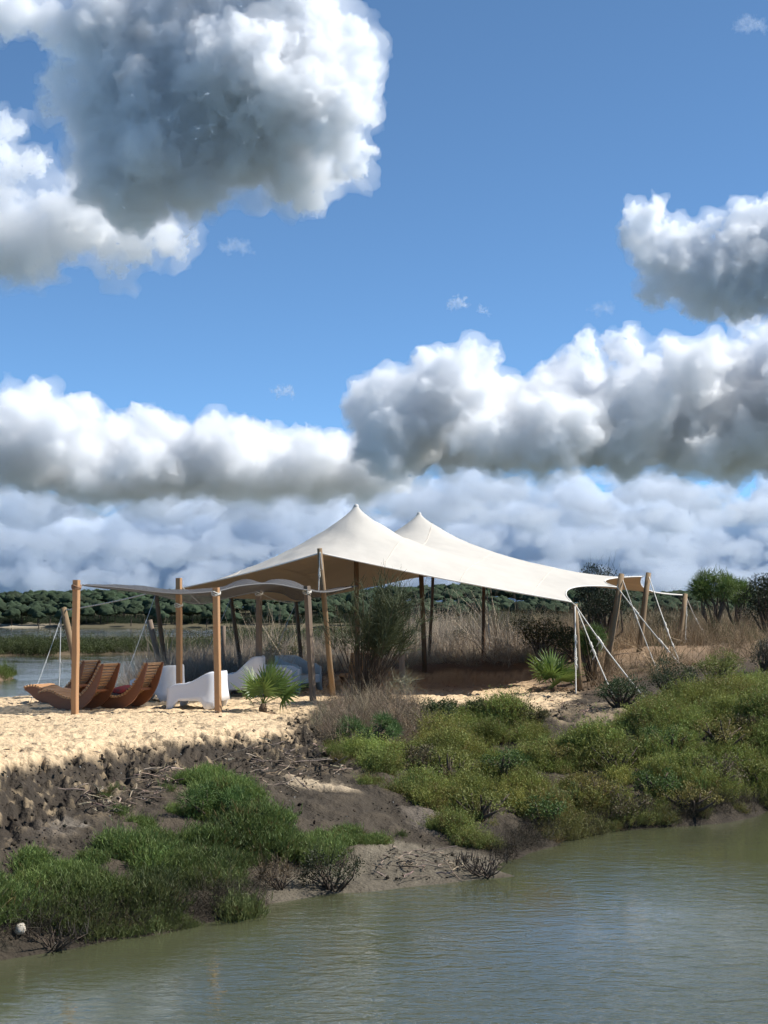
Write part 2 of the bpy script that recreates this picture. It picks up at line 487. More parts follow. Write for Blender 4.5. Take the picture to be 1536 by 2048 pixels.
# ------------------------------------------------------------------ ground sheet
def build_ground():
    th = np.concatenate([np.linspace(-48, -17, 40)[:-1], np.linspace(-17, 17, 540), np.linspace(17, 48, 40)[1:]])
    d = np.concatenate([np.geomspace(8, 12, 40)[:-1], np.geomspace(12, 34, 290)[:-1], np.geomspace(34, 46, 50)[:-1], np.geomspace(46, 1400, 120)])
    T, Dd = np.meshgrid(np.tan(np.radians(th)), d)
    X, Y = T * Dd, Dd
    Z = zbase(X, Y)
    nr, nc = X.shape
    near = (Y < 60)
    sd = poly_sd(SAND, X, Y)
    n_big = np.zeros_like(X); n_mid = np.zeros_like(X); n_fin = np.zeros_like(X); n_clod = np.zeros_like(X)
    xs, ys = X[near], Y[near]
    n_big[near] = vnoise(xs, ys, .8, 1, 3)
    n_mid[near] = vnoise(xs, ys, 3.2, 2, 4)
    n_fin[near] = vnoise(xs, ys, 9.0, 3, 3)
    n_clod[near] = np.array([mnoise.turbulence((a * 4.5, b * 4.5, 3.3), 3, True) for a, b in zip(xs, ys)])
    sand = 1 - sstep(-.25, .22, sd + n_mid * .35 + n_big * .25)
    sand = sand * np.where(Y < 33, sstep(-.13, -.03, Z + n_mid * .09 + n_fin * .05), 1)
    fade = (1 - sstep(40, 70, Y))
    wet = sstep(ZW + .35, ZW + .02, Z)
    bank = (1 - sand) * sstep(ZW - .05, ZW + .3, Z) * fade * (1 - sstep(30, 36, Y))
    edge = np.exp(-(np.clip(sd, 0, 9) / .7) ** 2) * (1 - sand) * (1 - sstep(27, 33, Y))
    Z = Z + sand * fade * (n_mid * .045 + n_fin * .034 - np.clip(n_mid * n_fin, 0, 1) * .07) + bank * (n_mid * .05 + n_fin * .022) + edge * (n_clod - .8) * .22 + (1 - sand) * fade * n_big * .05
    # colours
    def c(*v): return np.array(v)
    col = np.ones((nr, nc, 3)) * c(.050, .040, .029)
    dry = sstep(32, 37, Y + sstep(3, 5, X) * 2 - sstep(4, 7, X) * 4)
    mixd = lambda a, b, t: a + (b - a) * t[..., None]
    col = mixd(col, c(.076, .060, .042), np.clip(n_mid + .3, 0, 1))
    col = mixd(col, c(.16, .11, .07), dry)
    mound = np.exp(-(((X - 7.3) / 1.9) ** 2 + ((Y - 41) / 3.2) ** 2))
    col = mixd(col, c(.26, .175, .105), np.clip(mound * 1.2, 0, 1))
    gm = 1 - sstep(-.15, .15, poly_sd(GREYMUD, X, Y) + n_mid * .2)
    col = mixd(col, c(.19, .16, .115), gm * (.75 + .25 * n_fin))
    for (px, py, rx_, ry_, v, cc) in [(640, 1570, .55, .4, .9, (.42, .33, .22)), (130, 1640, .28, .18, .9, (.34, .29, .23)), (860, 1640, .5, .5, .35, (.25, .21, .17)), (170, 1560, .5, .45, .5, (.3, .23, .15)),
                                      (80, 1650, .4, .3, .4, (.25, .21, .17)), (420, 1520, .7, .5, .3, (.3, .22, .15)), (1170, 1420, .9, 1.6, .45, (.5, .38, .24))]:
        h = hit(px, py)
        w = np.exp(-(((X - h[0]) / rx_) ** 2 + ((Y - h[1]) / ry_) ** 2))
        w = np.clip((w + n_mid * .45 * sstep(0, .4, w) - .28) * 2.2, 0, 1) * v * near
        col = mixd(col, c(*cc), w)
    # loose sand spilling over the bank, peat crumbs strewn on the sand
    spill = edge * np.clip((n_fin + n_mid * .8 - .32) * 3, 0, 1) * .6
    col = mixd(col, c(.50, .37, .22), spill)
    scol = np.ones((nr, nc, 3)) * c(.62, .455, .275)
    scol = scol * (1 + n_mid * .08 + n_fin * .06)[..., None]
    crumbs = np.clip((n_fin - .20) * 5, 0, 1) * np.clip((n_big + .15) * 1.6 + np.exp(-(sd / .9) ** 2) * .9, 0, 1)
    scol = mixd(scol, c(.10, .075, .05), crumbs * .75)
    pit_sand = np.exp(-(((X - 2.2) / 2.6) ** 2 + ((Y - 39.2) / 2.2) ** 2))  # sand blended to a darker brown in a patch under the tent
    scol = mixd(scol, c(.32, .22, .135), np.clip(pit_sand * 1.2, 0, .8))
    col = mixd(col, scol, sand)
    far = sstep(110, 160, Y)
    col = mixd(col, c(.10, .085, .05), far)
    beach = np.exp(-((Z + .75) / .30) ** 2) * sstep(560, 590, Y) * (1 - .75 * sstep(-90, -30, X))
    col = mixd(col, c(.55, .47, .36), np.clip(beach, 0, 1))
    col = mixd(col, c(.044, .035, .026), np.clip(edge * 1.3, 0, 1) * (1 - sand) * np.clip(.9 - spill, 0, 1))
    hillc = sstep(.6, 1.6, Z) * sstep(560, 600, Y)
    col = mixd(col, c(.06, .055, .03), hillc)
    col = mixd(col, col * .72, wet * fade)
    me = bpy.data.meshes.new('ground')
    idx = np.arange(nr * nc).reshape(nr, nc)
    q = np.stack([idx[:-1, :-1], idx[:-1, 1:], idx[1:, 1:], idx[1:, :-1]], -1).reshape(-1, 4)
    me = np_mesh('ground', np.stack([X, Y, Z], -1).reshape(-1, 3), q)
    ca = me.color_attributes.new('Col', 'FLOAT_COLOR', 'POINT')
    ca.data.foreach_set('color', np.concatenate([np.clip(col, 0, 1), np.ones((nr, nc, 1))], -1).astype(np.float32).ravel())
    m = mat('ground_soil', (1, 1, 1), rough=.95, var=.25, vscale=30, bump=.030, bscale=26, spec=.15, attr='Col')
    o = link('ground', me, m, smooth=True)
    tag(o, 'sandy plateau sloping down a dark muddy bank to the water', 'ground', kind='structure')


build_ground()


# ------------------------------------------------------------------ water
def build_water():
    m = bpy.data.materials.new('lagoon_water')
    m.use_nodes = True
    nt = m.node_tree
    nt.nodes.clear()
    N, Lk = nt.nodes.new, nt.links.new
    out = N('ShaderNodeOutputMaterial')
    bs = N('ShaderNodeBsdfPrincipled')
    bs.inputs['Base Color'].default_value = (.070, .074, .038, 1)
    bs.inputs['Roughness'].default_value = .03
    bs.inputs['IOR'].default_value = 1.40
    bs.inputs['Specular IOR Level'].default_value = .8
    geo = N('ShaderNodeNewGeometry')
    def noise(scale, st, detail=3, rough=.5):
        mp = N('ShaderNodeMapping'); mp.inputs['Scale'].default_value = st; mp.inputs['Rotation'].default_value = (0, 0, .18)
        Lk(geo.outputs['Position'], mp.inputs[0])
        n = N('ShaderNodeTexNoise'); n.inputs['Scale'].default_value = scale; n.inputs['Detail'].default_value = detail; n.inputs['Roughness'].default_value = rough
        n.inputs['Distortion'].default_value = .6
        Lk(mp.outputs[0], n.inputs['Vector'])
        return n.outputs[0]
    def mth(op, a, b):
        n = N('ShaderNodeMath'); n.operation = op
        for s, v in zip(n.inputs, (a, b)):
            if isinstance(v, bpy.types.NodeSocket): Lk(v, s)
            else: s.default_value = v
        return n.outputs[0]
    gust = noise(.22, (1, .8, 1), 2)            # wind-ruffled and calm patches
    mr = N('ShaderNodeMapRange'); mr.inputs[1].default_value = .40; mr.inputs[2].default_value = .62; mr.inputs[3].default_value = .22; mr.inputs[4].default_value = 1.0
    Lk(gust, mr.inputs[0])
    h = mth('ADD', mth('MULTIPLY', noise(3.2, (1, 2.0, 1), 3, .55), .9), mth('MULTIPLY', noise(11, (1, 1.7, 1), 3, .55), .28))
    h = mth('MULTIPLY', h, mr.outputs[0])
    bp = N('ShaderNodeBump'); bp.inputs['Strength'].default_value = 1.0; bp.inputs['Distance'].default_value = .016
    Lk(h, bp.inputs['Height']); Lk(bp.outputs[0], bs.inputs['Normal'])
    Lk(bs.outputs[0], out.inputs[0])
    v = [(-3000, -60, ZW), (3000, -60, ZW), (3000, 6000, ZW), (-3000, 6000, ZW)]
    o = link('water', np_mesh('water', v, [[0, 1, 2, 3]]), m)
    tag(o, 'rippled olive green channel and lagoon water', 'water', kind='structure')


build_water()
# ------------------------------------------------------------------ shape helpers
def tube_np(pts, radii, n=8, cap=True):
    """round tube along points; returns verts, quads"""
    pts = [np.asarray(p, float) for p in pts]
    if np.isscalar(radii): radii = [radii] * len(pts)
    V, Q = [], []
    ref = None
    for i, p in enumerate(pts):
        a = pts[max(i - 1, 0)]; b = pts[min(i + 1, len(pts) - 1)]
        t = b - a; t = t / (np.linalg.norm(t) + 1e-9)
        if ref is None:
            ref = np.array((0, 0, 1.0)) if abs(t[2]) < .9 else np.array((1.0, 0, 0))
        u = np.cross(t, ref); u /= np.linalg.norm(u) + 1e-9
        w = np.cross(u, t); ref = w
        for k in range(n):
            an = 2 * math.pi * k / n
            V.append(p + radii[i] * (math.cos(an) * u + math.sin(an) * w))
    for i in range(len(pts) - 1):
        for k in range(n):
            Q.append((i * n + k, i * n + (k + 1) % n, (i + 1) * n + (k + 1) % n, (i + 1) * n + k))
    V = list(V)
    if cap:
        for base, c in ((0, pts[0]), ((len(pts) - 1) * n, pts[-1])):
            V.append(c); ci = len(V) - 1
            for k in range(n):
                a, b = base + k, base + (k + 1) % n
                Q.append((ci, b, a, a) if base == 0 else (ci, a, b, b))
    return np.array(V), Q


def mesh_from(name, V, Q):
    me = bpy.data.meshes.new(name)
    me.from_pydata([tuple(v) for v in V], [], [tuple(dict.fromkeys(q)) for q in Q])
    me.update()
    return me


class MB:
    def __init__(self): self.V, self.Q = [], []

    def add(self, V, Q):
        n = len(self.V)
        self.V += [tuple(v) for v in V]
        self.Q += [tuple(i + n for i in q) for q in Q]
        return self

    def tube(self, pts, r, n=8, cap=True): return self.add(*tube_np(pts, r, n, cap))

    def box(self, c, s, M=None):
        c = np.asarray(c, float); h = np.asarray(s, float) / 2
        P = [np.array((sx * h[0], sy * h[1], sz * h[2])) for sx in (-1, 1) for sy in (-1, 1) for sz in (-1, 1)]
        if M is not None: P = [np.array(M @ Vector(p)) for p in P]
        P = [p + c for p in P]
        return self.add(P, [(0, 1, 3, 2), (4, 6, 7, 5), (0, 4, 5, 1), (2, 3, 7, 6), (0, 2, 6, 4), (1, 5, 7, 3)])

    def obj(self, name, material, parent=None, smooth=False, bevel=0.0):
        o = link(name, mesh_from(name, self.V, self.Q), material, parent, smooth)
        if bevel:
            b = o.modifiers.new('bevel', 'BEVEL'); b.width = bevel; b.segments = 2; b.limit_method = 'ANGLE'
        return o


def square_post(p0, p1, w, name, material, parent, twist=0.0):
    """sawn square timber from p0 to p1, slightly chamfered and uneven"""
    p0, p1 = Vector(p0), Vector(p1)
    ax = (p1 - p0).normalized()
    u = ax.cross(Vector((math.sin(twist), math.cos(twist), 0))).normalized()
    v = ax.cross(u)
    mb = MB(); V = []; Q = []
    ns = 7; ch = w * .09; h = w / 2
    prof = [(-h + ch, -h), (h - ch, -h), (h, -h + ch), (h, h - ch), (h - ch, h), (-h + ch, h), (-h, h - ch), (-h, -h + ch)]
    for i in range(ns):
        t = i / (ns - 1)
        c = p0.lerp(p1, t) + u * (random.uniform(-1, 1) * w * .03) + v * (random.uniform(-1, 1) * w * .03)
        for a, b in prof: V.append(c + u * a + v * b)
    for i in range(ns - 1):
        for k in range(8): Q.append((i * 8 + k, i * 8 + (k + 1) % 8, (i + 1) * 8 + (k + 1) % 8, (i + 1) * 8 + k))
    Q.append(tuple(range(7, -1, -1))); Q.append(tuple(range((ns - 1) * 8, ns * 8)))
    return mb.add(V, Q).obj(name, material, parent)


WOOD_NEW = mat('pine_post', (.46, .27, .135), rough=.8, var=.3, vscale=4, bump=.004, bscale=14, stretch=(6, 6, .6), col2=(.36, .19, .09))
WOOD_GREY = mat('weathered_post', (.23, .165, .11), rough=.85, var=.3, vscale=4, bump=.004, bscale=14, stretch=(6, 6, .6), col2=(.17, .13, .10))
WOOD_DARK = mat('tent_pole_wood', (.16, .095, .05), rough=.75, var=.35, vscale=4, bump=.003, bscale=14, stretch=(6, 6, .5), col2=(.10, .06, .035))
WOOD_TAN = mat('pole_wood', (.25, .17, .09), rough=.8, var=.3, vscale=4, bump=.003, bscale=14, stretch=(6, 6, .5), col2=(.19, .125, .07))
ROPE = mat('white_rope', (.62, .58, .50), rough=.95, var=.2, vscale=30)
ROPE_GREY = mat('grey_rope', (.40, .40, .38), rough=.95, var=.2, vscale=30)
CANVAS = mat('tent_canvas', (.60, .56, .49), rough=.9, var=.07, vscale=1.1, bump=.022, bscale=1.7, spec=.15, trans=.16)
CANVAS_SHADE = mat('tent_lining', (.70, .52, .34), rough=.9, var=.06, vscale=2, spec=.1, trans=.5)  # canvas underside: warm shade and light through the cloth put into the tan
SEAM = mat('tent_seam', (.56, .50, .42), rough=.9)


def rope_line(name, p0, p1, r, parent, material=ROPE, sag=.015, knots=()):
    """a taut guy line with whipped knots; knots: fractions along it"""
    p0, p1 = np.asarray(p0, float), np.asarray(p1, float)
    L = np.linalg.norm(p1 - p0)
    r = r * .68
    pts = []; rad = []
    n = 14
    for i in range(n + 1):
        t = i / n
        p = p0 + (p1 - p0) * t
        p[2] -= sag * L * 4 * t * (1 - t)
        pts.append(p); rad.append(r)
    mb = MB().tube(pts, rad, 6)
    for k in knots:
        c = p0 + (p1 - p0) * k; c[2] -= sag * L * 4 * k * (1 - k)
        dr = (p1 - p0) / L
        for j in range(4):
            a = c + dr * (j - 1.5) * r * 3.2
            mb.tube([a - dr * r * 1.9, a, a + dr * r * 1.9], [r * 1.1, r * random.uniform(1.9, 2.6), r * 1.1], 7)
        q = c + np.array((random.uniform(-.05, .05), random.uniform(-.05, .05), -.16))
        mb.tube([c, (c + q) / 2 + np.array((.03, 0, 0)), q], [r * .8, r * .7, r * .6], 5)
    return mb.obj(name, material, parent, smooth=True)


# ------------------------------------------------------------------ stretch tent
tent = empty('stretch_tent', (0, 38, 0))
tag(tent, 'large cream stretch tent with two pointed peaks on wooden poles', 'tent')
tent_inv = Matrix.Translation(-tent.location)


def loc(p): return np.asarray(p, float) - np.array(tent.location)


A_ = {'L': at(312, 1186, 37), 'M': at(640, 1106, 33), 'FR': at(1143, 1204, 34.5), 'G': at(1234, 1174, 37.5), 'H': at(1283, 1153, 41), 'BR': at(1366, 1190, 45),
      'B1': at(985, 1152, 47.5), 'B2': at(866, 1146, 47), 'BL': at(592, 1203, 44), 'LB': at(462, 1196, 41)}
P1, P2 = at(712, 1010, 36), at(838, 1026, 41)
order = ['L', 'M', 'FR', 'G', 'H', 'BR', 'B1', 'B2', 'BL', 'LB']
scal = {('L', 'M'): .03, ('M', 'FR'): .015, ('FR', 'G'): .17, ('G', 'H'): .16, ('H', 'BR'): .10, ('BR', 'B1'): .05, ('B1', 'B2'): .05, ('B2', 'BL'): .04, ('BL', 'LB'): .07, ('LB', 'L'): .07}
lift_ = {('FR', 'G'): .15, ('G', 'H'): .05, ('L', 'M'): -.02, ('M', 'FR'): -.03, ('H', 'BR'): -.10}
cen = np.array((1.0, 39.5))
B = []
for i, a in enumerate(order):
    b = order[(i + 1) % len(order)]
    pa, pb = np.array(A_[a]), np.array(A_[b])
    L_ = np.linalg.norm(pb - pa)
    n = max(8, int(L_ / .16))
    e = (pb - pa)[:2]; nrm = np.array((-e[1], e[0])) / np.linalg.norm(e)
    if nrm @ (cen - (pa + pb)[:2] / 2) < 0: nrm = -nrm
    for j in range(n):
        t = j / n
        s = 4 * t * (1 - t)
        p = pa + (pb - pa) * t
        p[:2] += nrm * s * scal[(a, b)] * L_
        p[2] += s * lift_.get((a, b), 0)
        B.append(p)
B = np.array(B)


def build_canopy():
    from mathutils.geometry import delaunay_2d_cdt
    pts = [Vector(p[:2]) for p in B]
    nb = len(pts)
    h = .17
    for x in np.arange(B[:, 0].min(), B[:, 0].max(), h):
        for y in np.arange(B[:, 1].min(), B[:, 1].max(), h):
            q = (x + random.uniform(-.02, .02), y + random.uniform(-.02, .02))
            if min((q[0] - P.x) ** 2 + (q[1] - P.y) ** 2 for P in (P1, P2)) < .5 ** 2: continue
            pts.append(Vector(q))
    rings = []
    for P in (P1, P2):
        for rr, k in ((0.0, 1), (.05, 8), (.10, 12), (.17, 14), (.25, 18), (.34, 20), (.44, 24)):
            for j in range(k):
                an = 2 * math.pi * j / k
                pts.append(Vector((P.x + rr * math.cos(an), P.y + rr * math.sin(an))))
    xy = np.array([p[:] for p in pts[nb:]])
    sd = poly_sd(B, xy[:, 0], xy[:, 1])
    pts = pts[:nb] + [p for p, s in zip(pts[nb:], sd) if s < -.06]
    vv, ee, ff, ov, oe, of = delaunay_2d_cdt(pts, [], [list(range(nb))], 1, 1e-6)
    V = np.array([v[:] for v in vv])
    nV = len(V)
    z = np.full(nV, 2.8); fixed = np.zeros(nV, bool)
    for i, src in enumerate(ov):
        if src and min(src) < nb:
            z[i] = B[min(src), 2]; fixed[i] = True
    tip = np.zeros(nV, bool)
    for P, sl in ((P1, .50), (P2, .45)):
        dd = np.hypot(V[:, 0] - P.x, V[:, 1] - P.y)
        an = np.arctan2(V[:, 1] - P.y, V[:, 0] - P.x)
        m_ = dd < .95
        z[m_] = P.z - sl * dd[m_] - .10 * (1 - np.exp(-dd[m_] / .16)) + .02
        fixed |= m_; tip |= dd < .06
    E = np.array(ee)
    bnd = fixed & (np.abs(poly_sd(B, V[:, 0], V[:, 1])) < .03)
    wgt = 1.0 / np.maximum(np.linalg.norm(V[E[:, 0]] - V[E[:, 1]], axis=1), .02)
    den = np.bincount(E[:, 0], wgt, nV) + np.bincount(E[:, 1], wgt, nV)
    for it in range(2500):
        if it == 2460: fixed = bnd | tip
        num = np.bincount(E[:, 0], wgt * z[E[:, 1]], nV) + np.bincount(E[:, 1], wgt * z[E[:, 0]], nV)
        z = np.where(fixed, z, num / np.maximum(den, 1e-9))
    co = np.column_stack([V, z])
    co = co - np.array(tent.location)
    faces = [tuple(f) if (np.cross(V[f[1]] - V[f[0]], V[f[2]] - V[f[0]]) > 0) else tuple(f[::-1]) for f in ff]
    me = mesh_from('canopy', co, faces)
    can = link('canopy', me, CANVAS, tent, smooth=True)
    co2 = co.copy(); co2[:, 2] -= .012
    li = link('lining', mesh_from('lining', co2, [f[::-1] for f in faces]), CANVAS_SHADE, tent, smooth=True)  # second sheet of the canvas, coloured tan for the warm shade beneath
    li['label'] = 'underside of the tent canvas, its warm shade coloured tan'
    return co, faces, can


can_co, can_faces, canopy = build_canopy()
from mathutils.bvhtree import BVHTree
can_bvh = BVHTree.FromPolygons([Vector(c) for c in can_co], can_faces)


def roof(x, y):
    """height of the canvas over a world ground position"""
    o = Vector((x, y, 50)) - tent.location
    r = can_bvh.ray_cast(o, Vector((0, 0, -1)))
    return (r[0].z + tent.location.z) if r[0] is not None else None


# hem round the edge and seams across the canvas
hem = MB().tube([loc(p) for p in list(B) + [B[0]]], .018, 6, cap=False).obj('hem', mat('tent_hem', (.74, .69, .61), rough=.9), canopy, smooth=True)
for (a, b) in [((-3.9, 34.6), (-1.9, 42.6)), ((-.1, 33.2), (1.7, 46.4)), ((1.6, 33.6), (3.4, 47.2)), ((3.25, 34.2), (5.0, 46.6))]:
    pts = []
    for i in range(70):
        t = i / 69
        x, y = a[0] + (b[0] - a[0]) * t + .35 * math.sin(t * 3.1), a[1] + (b[1] - a[1]) * t
        zz = roof(x, y)
        if zz is not None: pts.append(loc((x, y, zz + .002)))
    if len(pts) > 4: MB().tube(pts, .011, 4, cap=False).obj('seam', SEAM, canopy, smooth=True)
for P in (P1, P2):
    MB().tube([loc((P.x, P.y, P.z - .10)), loc((P.x, P.y, P.z + .005)), loc((P.x, P.y, P.z + .02))], [.075, .055, .02], 12).obj('peak_cap', mat('peak_cap', (.55, .52, .47), rough=.8), tent, smooth=True)


def tent_pole(name, top, base, r, material, extra=0.0):
    top, base = np.asarray(top, float), np.asarray(base, float)
    base = base.copy(); base[2] = ground(base[0], base[1]) - .15
    d = (top - base) / np.linalg.norm(top - base)
    pts = [base, base + (top - base) * .33 + np.array((random.uniform(-.012, .012), 0, 0)), base + (top - base) * .66 + np.array((random.uniform(-.012, .012), 0, 0)), top + d * extra]
    return MB().tube([loc(p) for p in pts], [r * 1.08, r * 1.03, r, r * .95], 10).obj(name, material, tent, smooth=True)


def under(px, py, d):
    """ground point below the given pixel column at distance d"""
    p = at(px, py, d)
    return np.array((p.x, p.y, 0))


tent_pole('king_pole', (P1.x, P1.y, P1.z - .04), under(716, 1300, 36), .06, WOOD_DARK)
tent_pole('king_pole', (P2.x, P2.y, P2.z - .04), under(850, 1300, 41.2), .065, WOOD_DARK)
tent_pole('edge_pole', A_['L'], under(340, 1300, 37.6), .055, WOOD_DARK, .08)
tent_pole('edge_pole', A_['LB'], under(487, 1300, 41.3), .055, WOOD_DARK, .08)
tent_pole('edge_pole', A_['BL'], under(605, 1300, 44.3), .055, WOOD_DARK, .05)
tent_pole('edge_pole', A_['M'], under(668, 1300, 33.5), .06, WOOD_TAN, .10)
tent_pole('edge_pole', at(968, 1152, 46.8), under(966, 1300, 46.6), .055, WOOD_DARK)
tent_pole('edge_pole', at(866, 1143, 47), under(858, 1300, 47.2), .05, WOOD_DARK)
pFR = tent_pole('edge_pole', at(1150, 1210, 34.6), under(1160, 1300, 34.3), .06, WOOD_TAN, .02)
gtop, htop, itop = at(1243, 1148, 37.6), at(1297, 1146, 41.1), at(1371, 1188, 45)
tent_pole('edge_pole', gtop, under(1209, 1260, 37.2), .075, WOOD_TAN)
tent_pole('edge_pole', htop, under(1277, 1260, 40.7), .075, WOOD_TAN)
tent_pole('edge_pole', itop, under(1355, 1260, 44.6), .07, WOOD_TAN)


def gnd(px, py, d=None):
    if d is None: return hit(px, py) - np.array((0, 0, .03))
    p = at(px, py, d); return np.array((p.x, p.y, ground(p.x, p.y) - .03))


frt = at(1152, 1212, 34.5)
rope_line('guy_rope', loc(frt), loc(gnd(1228, 1392)), .021, tent, knots=(.42, .5))
rope_line('guy_rope', loc(frt), loc(gnd(1297, 1401)), .021, tent, knots=(.34, .38))
rope_line('guy_rope', loc(at(1150, 1213, 34.3)), loc(gnd(1152, 1388)), .02, tent, knots=(.35, .5, .54, .62))
rope_line('guy_rope', loc(A_['G']), loc(gnd(1360, 1326)), .024, tent, knots=(.3, .7, .76))
rope_line('guy_rope', loc(gtop - Vector((0, 0, .06))), loc(gnd(1316, 1342)), .017, tent, knots=(.42,))
rope_line('guy_rope', loc(htop - Vector((0, 0, .06))), loc(gnd(1360, 1324)), .020, tent, knots=(.55, .62, .8))
rope_line('guy_rope', loc(itop - Vector((0, 0, .03))), loc(gnd(1418, 1275)), .024, tent, knots=(.4, .65))
rope_line('guy_rope', loc(at(1374, 1195, 45)), loc(gnd(1370, 1284, 44.6)), .016, tent, knots=(.3, .8))
rope_line('tie_rope', loc(A_['G']), loc(gtop - Vector((0, 0, .05))), .014, tent, sag=0)
rope_line('tie_rope', loc(A_['H']), loc(htop - Vector((0, 0, .05))), .014, tent, sag=0)
rope_line('tie_rope', loc(A_['BR']), loc(itop), .016, tent, sag=0)
rope_line('tie_rope', loc(A_['FR']), loc(frt), .02, tent, sag=0)
rope_line('tie_rope', loc(at(640, 1104, 32.94)), loc(at(637, 1185, 32.9)), .018, tent, sag=0, knots=(.5,))
rope_line('tie_rope', loc(at(641, 1104, 32.94)), loc(at(645, 1140, 32.9)), .012, tent, sag=0)
rope_line('guy_rope', loc(A_['L']), loc(gnd(238, 1328, 35)), .014, tent, ROPE_GREY, knots=(.28, .34, .62))
rope_line('guy_rope', loc(A_['LB']), loc(gnd(380, 1320, 39)), .013, tent, ROPE_GREY, knots=(.4,))
rope_line('guy_rope', loc(A_['BL']), loc(gnd(530, 1300, 44)), .013, tent, ROPE_GREY, knots=(.3,))
rope_line('guy_rope', loc(at(974, 1160, 46.7)), loc(gnd(980, 1320, 46.2)), .014, tent, ROPE_GREY, knots=(.55, .62))

# ------------------------------------------------------------------ shade sail on square timber posts
sail = empty('shade_sail', (-2.5, 29, 0))
tag(sail, 'grey shade netting billowing between square timber posts', 'shade sail')
SL = np.array(sail.location)
posts = [  # px top, py top, px base, distance, width, wood
    (153, 1160, 150, 26.9, .105, WOOD_NEW), (358, 1156, 359, 31.0, .105, WOOD_NEW), (432, 1175, 437, 27.6, .105, WOOD_NEW),
    (518, 1180, 518, 33.5, .11, WOOD_GREY), (614, 1172, 627, 31.0, .11, WOOD_GREY), (800, 1200, 806, 35.2, .11, WOOD_GREY)]
tops = []
for i, (px, py, bx_, d, w, wd) in enumerate(posts):
    tp = at(px, py, d); b = under(bx_, 1400, d)
    b[2] = ground(b[0], b[1]) - .1
    tops.append(tp)
    square_post(Vector(b) - sail.location, tp - sail.location, w, 'post', wd, sail, twist=(.35, .3, .3, .4, .75, .6)[i])
NET = None


def net_material():
    m = bpy.data.materials.new('shade_net')
    m.use_nodes = True
    nt = m.node_tree; N, Lk = nt.nodes.new, nt.links.new
    bs = nt.nodes['Principled BSDF']; out = nt.nodes['Material Output']
    bs.inputs['Base Color'].default_value = (.085, .082, .08, 1); bs.inputs['Roughness'].default_value = .7
    tc = N('ShaderNodeTexCoord'); nz = N('ShaderNodeTexNoise'); nz.inputs['Scale'].default_value = 130; nz.inputs['Detail'].default_value = 2
    Lk(tc.outputs['Object'], nz.inputs['Vector'])
    mr = N('ShaderNodeMapRange'); mr.inputs[1].default_value = .35; mr.inputs[2].default_value = .65; mr.inputs[3].default_value = .02; mr.inputs[4].default_value = .42
    Lk(nz.outputs[0], mr.inputs[0])
    tl = N('ShaderNodeBsdfTranslucent'); tl.inputs[0].default_value = (.12, .115, .11, 1)
    m1 = N('ShaderNodeMixShader'); m1.inputs[0].default_value = .12
    tr = N('ShaderNodeBsdfTransparent'); m2 = N('ShaderNodeMixShader')
    Lk(bs.outputs[0], m1.inputs[1]); Lk(tl.outputs[0], m1.inputs[2])
    Lk(mr.outputs[0], m2.inputs[0]); Lk(m1.outputs[0], m2.inputs[1]); Lk(tr.outputs[0], m2.inputs[2]); Lk(m2.outputs[0], out.inputs[0])
    return m


def catmull(P, n):
    P = [np.asarray(p, float) for p in P]
    P = [2 * P[0] - P[1]] + P + [2 * P[-1] - P[-2]]
    out = []
    for i in range(1, len(P) - 2):
        for j in range(n):
            t = j / n
            out.append(.5 * ((2 * P[i]) + (-P[i - 1] + P[i + 1]) * t + (2 * P[i - 1] - 5 * P[i] + 4 * P[i + 1] - P[i + 2]) * t * t + (-P[i - 1] + 3 * P[i] - 3 * P[i + 1] + P[i + 2]) * t ** 3))
    out.append(P[-2])
    return out


front = [np.array(at(*q)) for q in [(164, 1170, 26.95), (250, 1177, 27.2), (345, 1187, 27.3), (430, 1183, 27.75), (480, 1172, 28.6), (545, 1168, 29.6), (612, 1180, 30.85), (655, 1184, 32.0), (712, 1172, 33.6)]]
rear = [np.array(at(*q)) for q in [(168, 1171, 27.1), (296, 1187, 31.3), (345, 1198, 31.8), (400, 1208, 32.3), (455, 1196, 33.0), (518, 1184, 33.5), (562, 1186, 34.0), (605, 1200, 34.2), (716, 1172, 33.9)]]
fr, re = catmull(front, 12), catmull(rear, 12)
nu, nv = len(fr), 26
V = []
for i in range(nu):
    u = i / (nu - 1)
    for j in range(nv):
        v = j / (nv - 1)
        p = fr[i] * (1 - v) + re[i] * v
        s = math.sin(math.pi * v) * math.sin(math.pi * u) ** .5
        p[2] += s * (.16 + .08 * math.exp(-((u - .72) / .10) ** 2) + .04 * math.exp(-((u - .52) / .05) ** 2) - .10 * math.exp(-((u - .60) / .03) ** 2))
        p[2] += .018 * s * math.sin(v * 9 + u * 30) + .02 * mnoise.noise((p[0] * 2.2, p[1] * 2.2, 1))
        V.append(p - SL)
Q = [(i * nv + j, (i + 1) * nv + j, (i + 1) * nv + j + 1, i * nv + j + 1) for i in range(nu - 1) for j in range(nv - 1)]
netting = link('netting', mesh_from('netting', V, Q), net_material(), sail, smooth=True)
NETC = mat('net_border', (.13, .125, .12), rough=.8)
MB().tube([p - SL for p in fr[::2]], .014, 5, cap=False).obj('border', NETC, netting)
MB().tube([p - SL for p in re[::2]], .014, 5, cap=False).obj('border', NETC, netting)
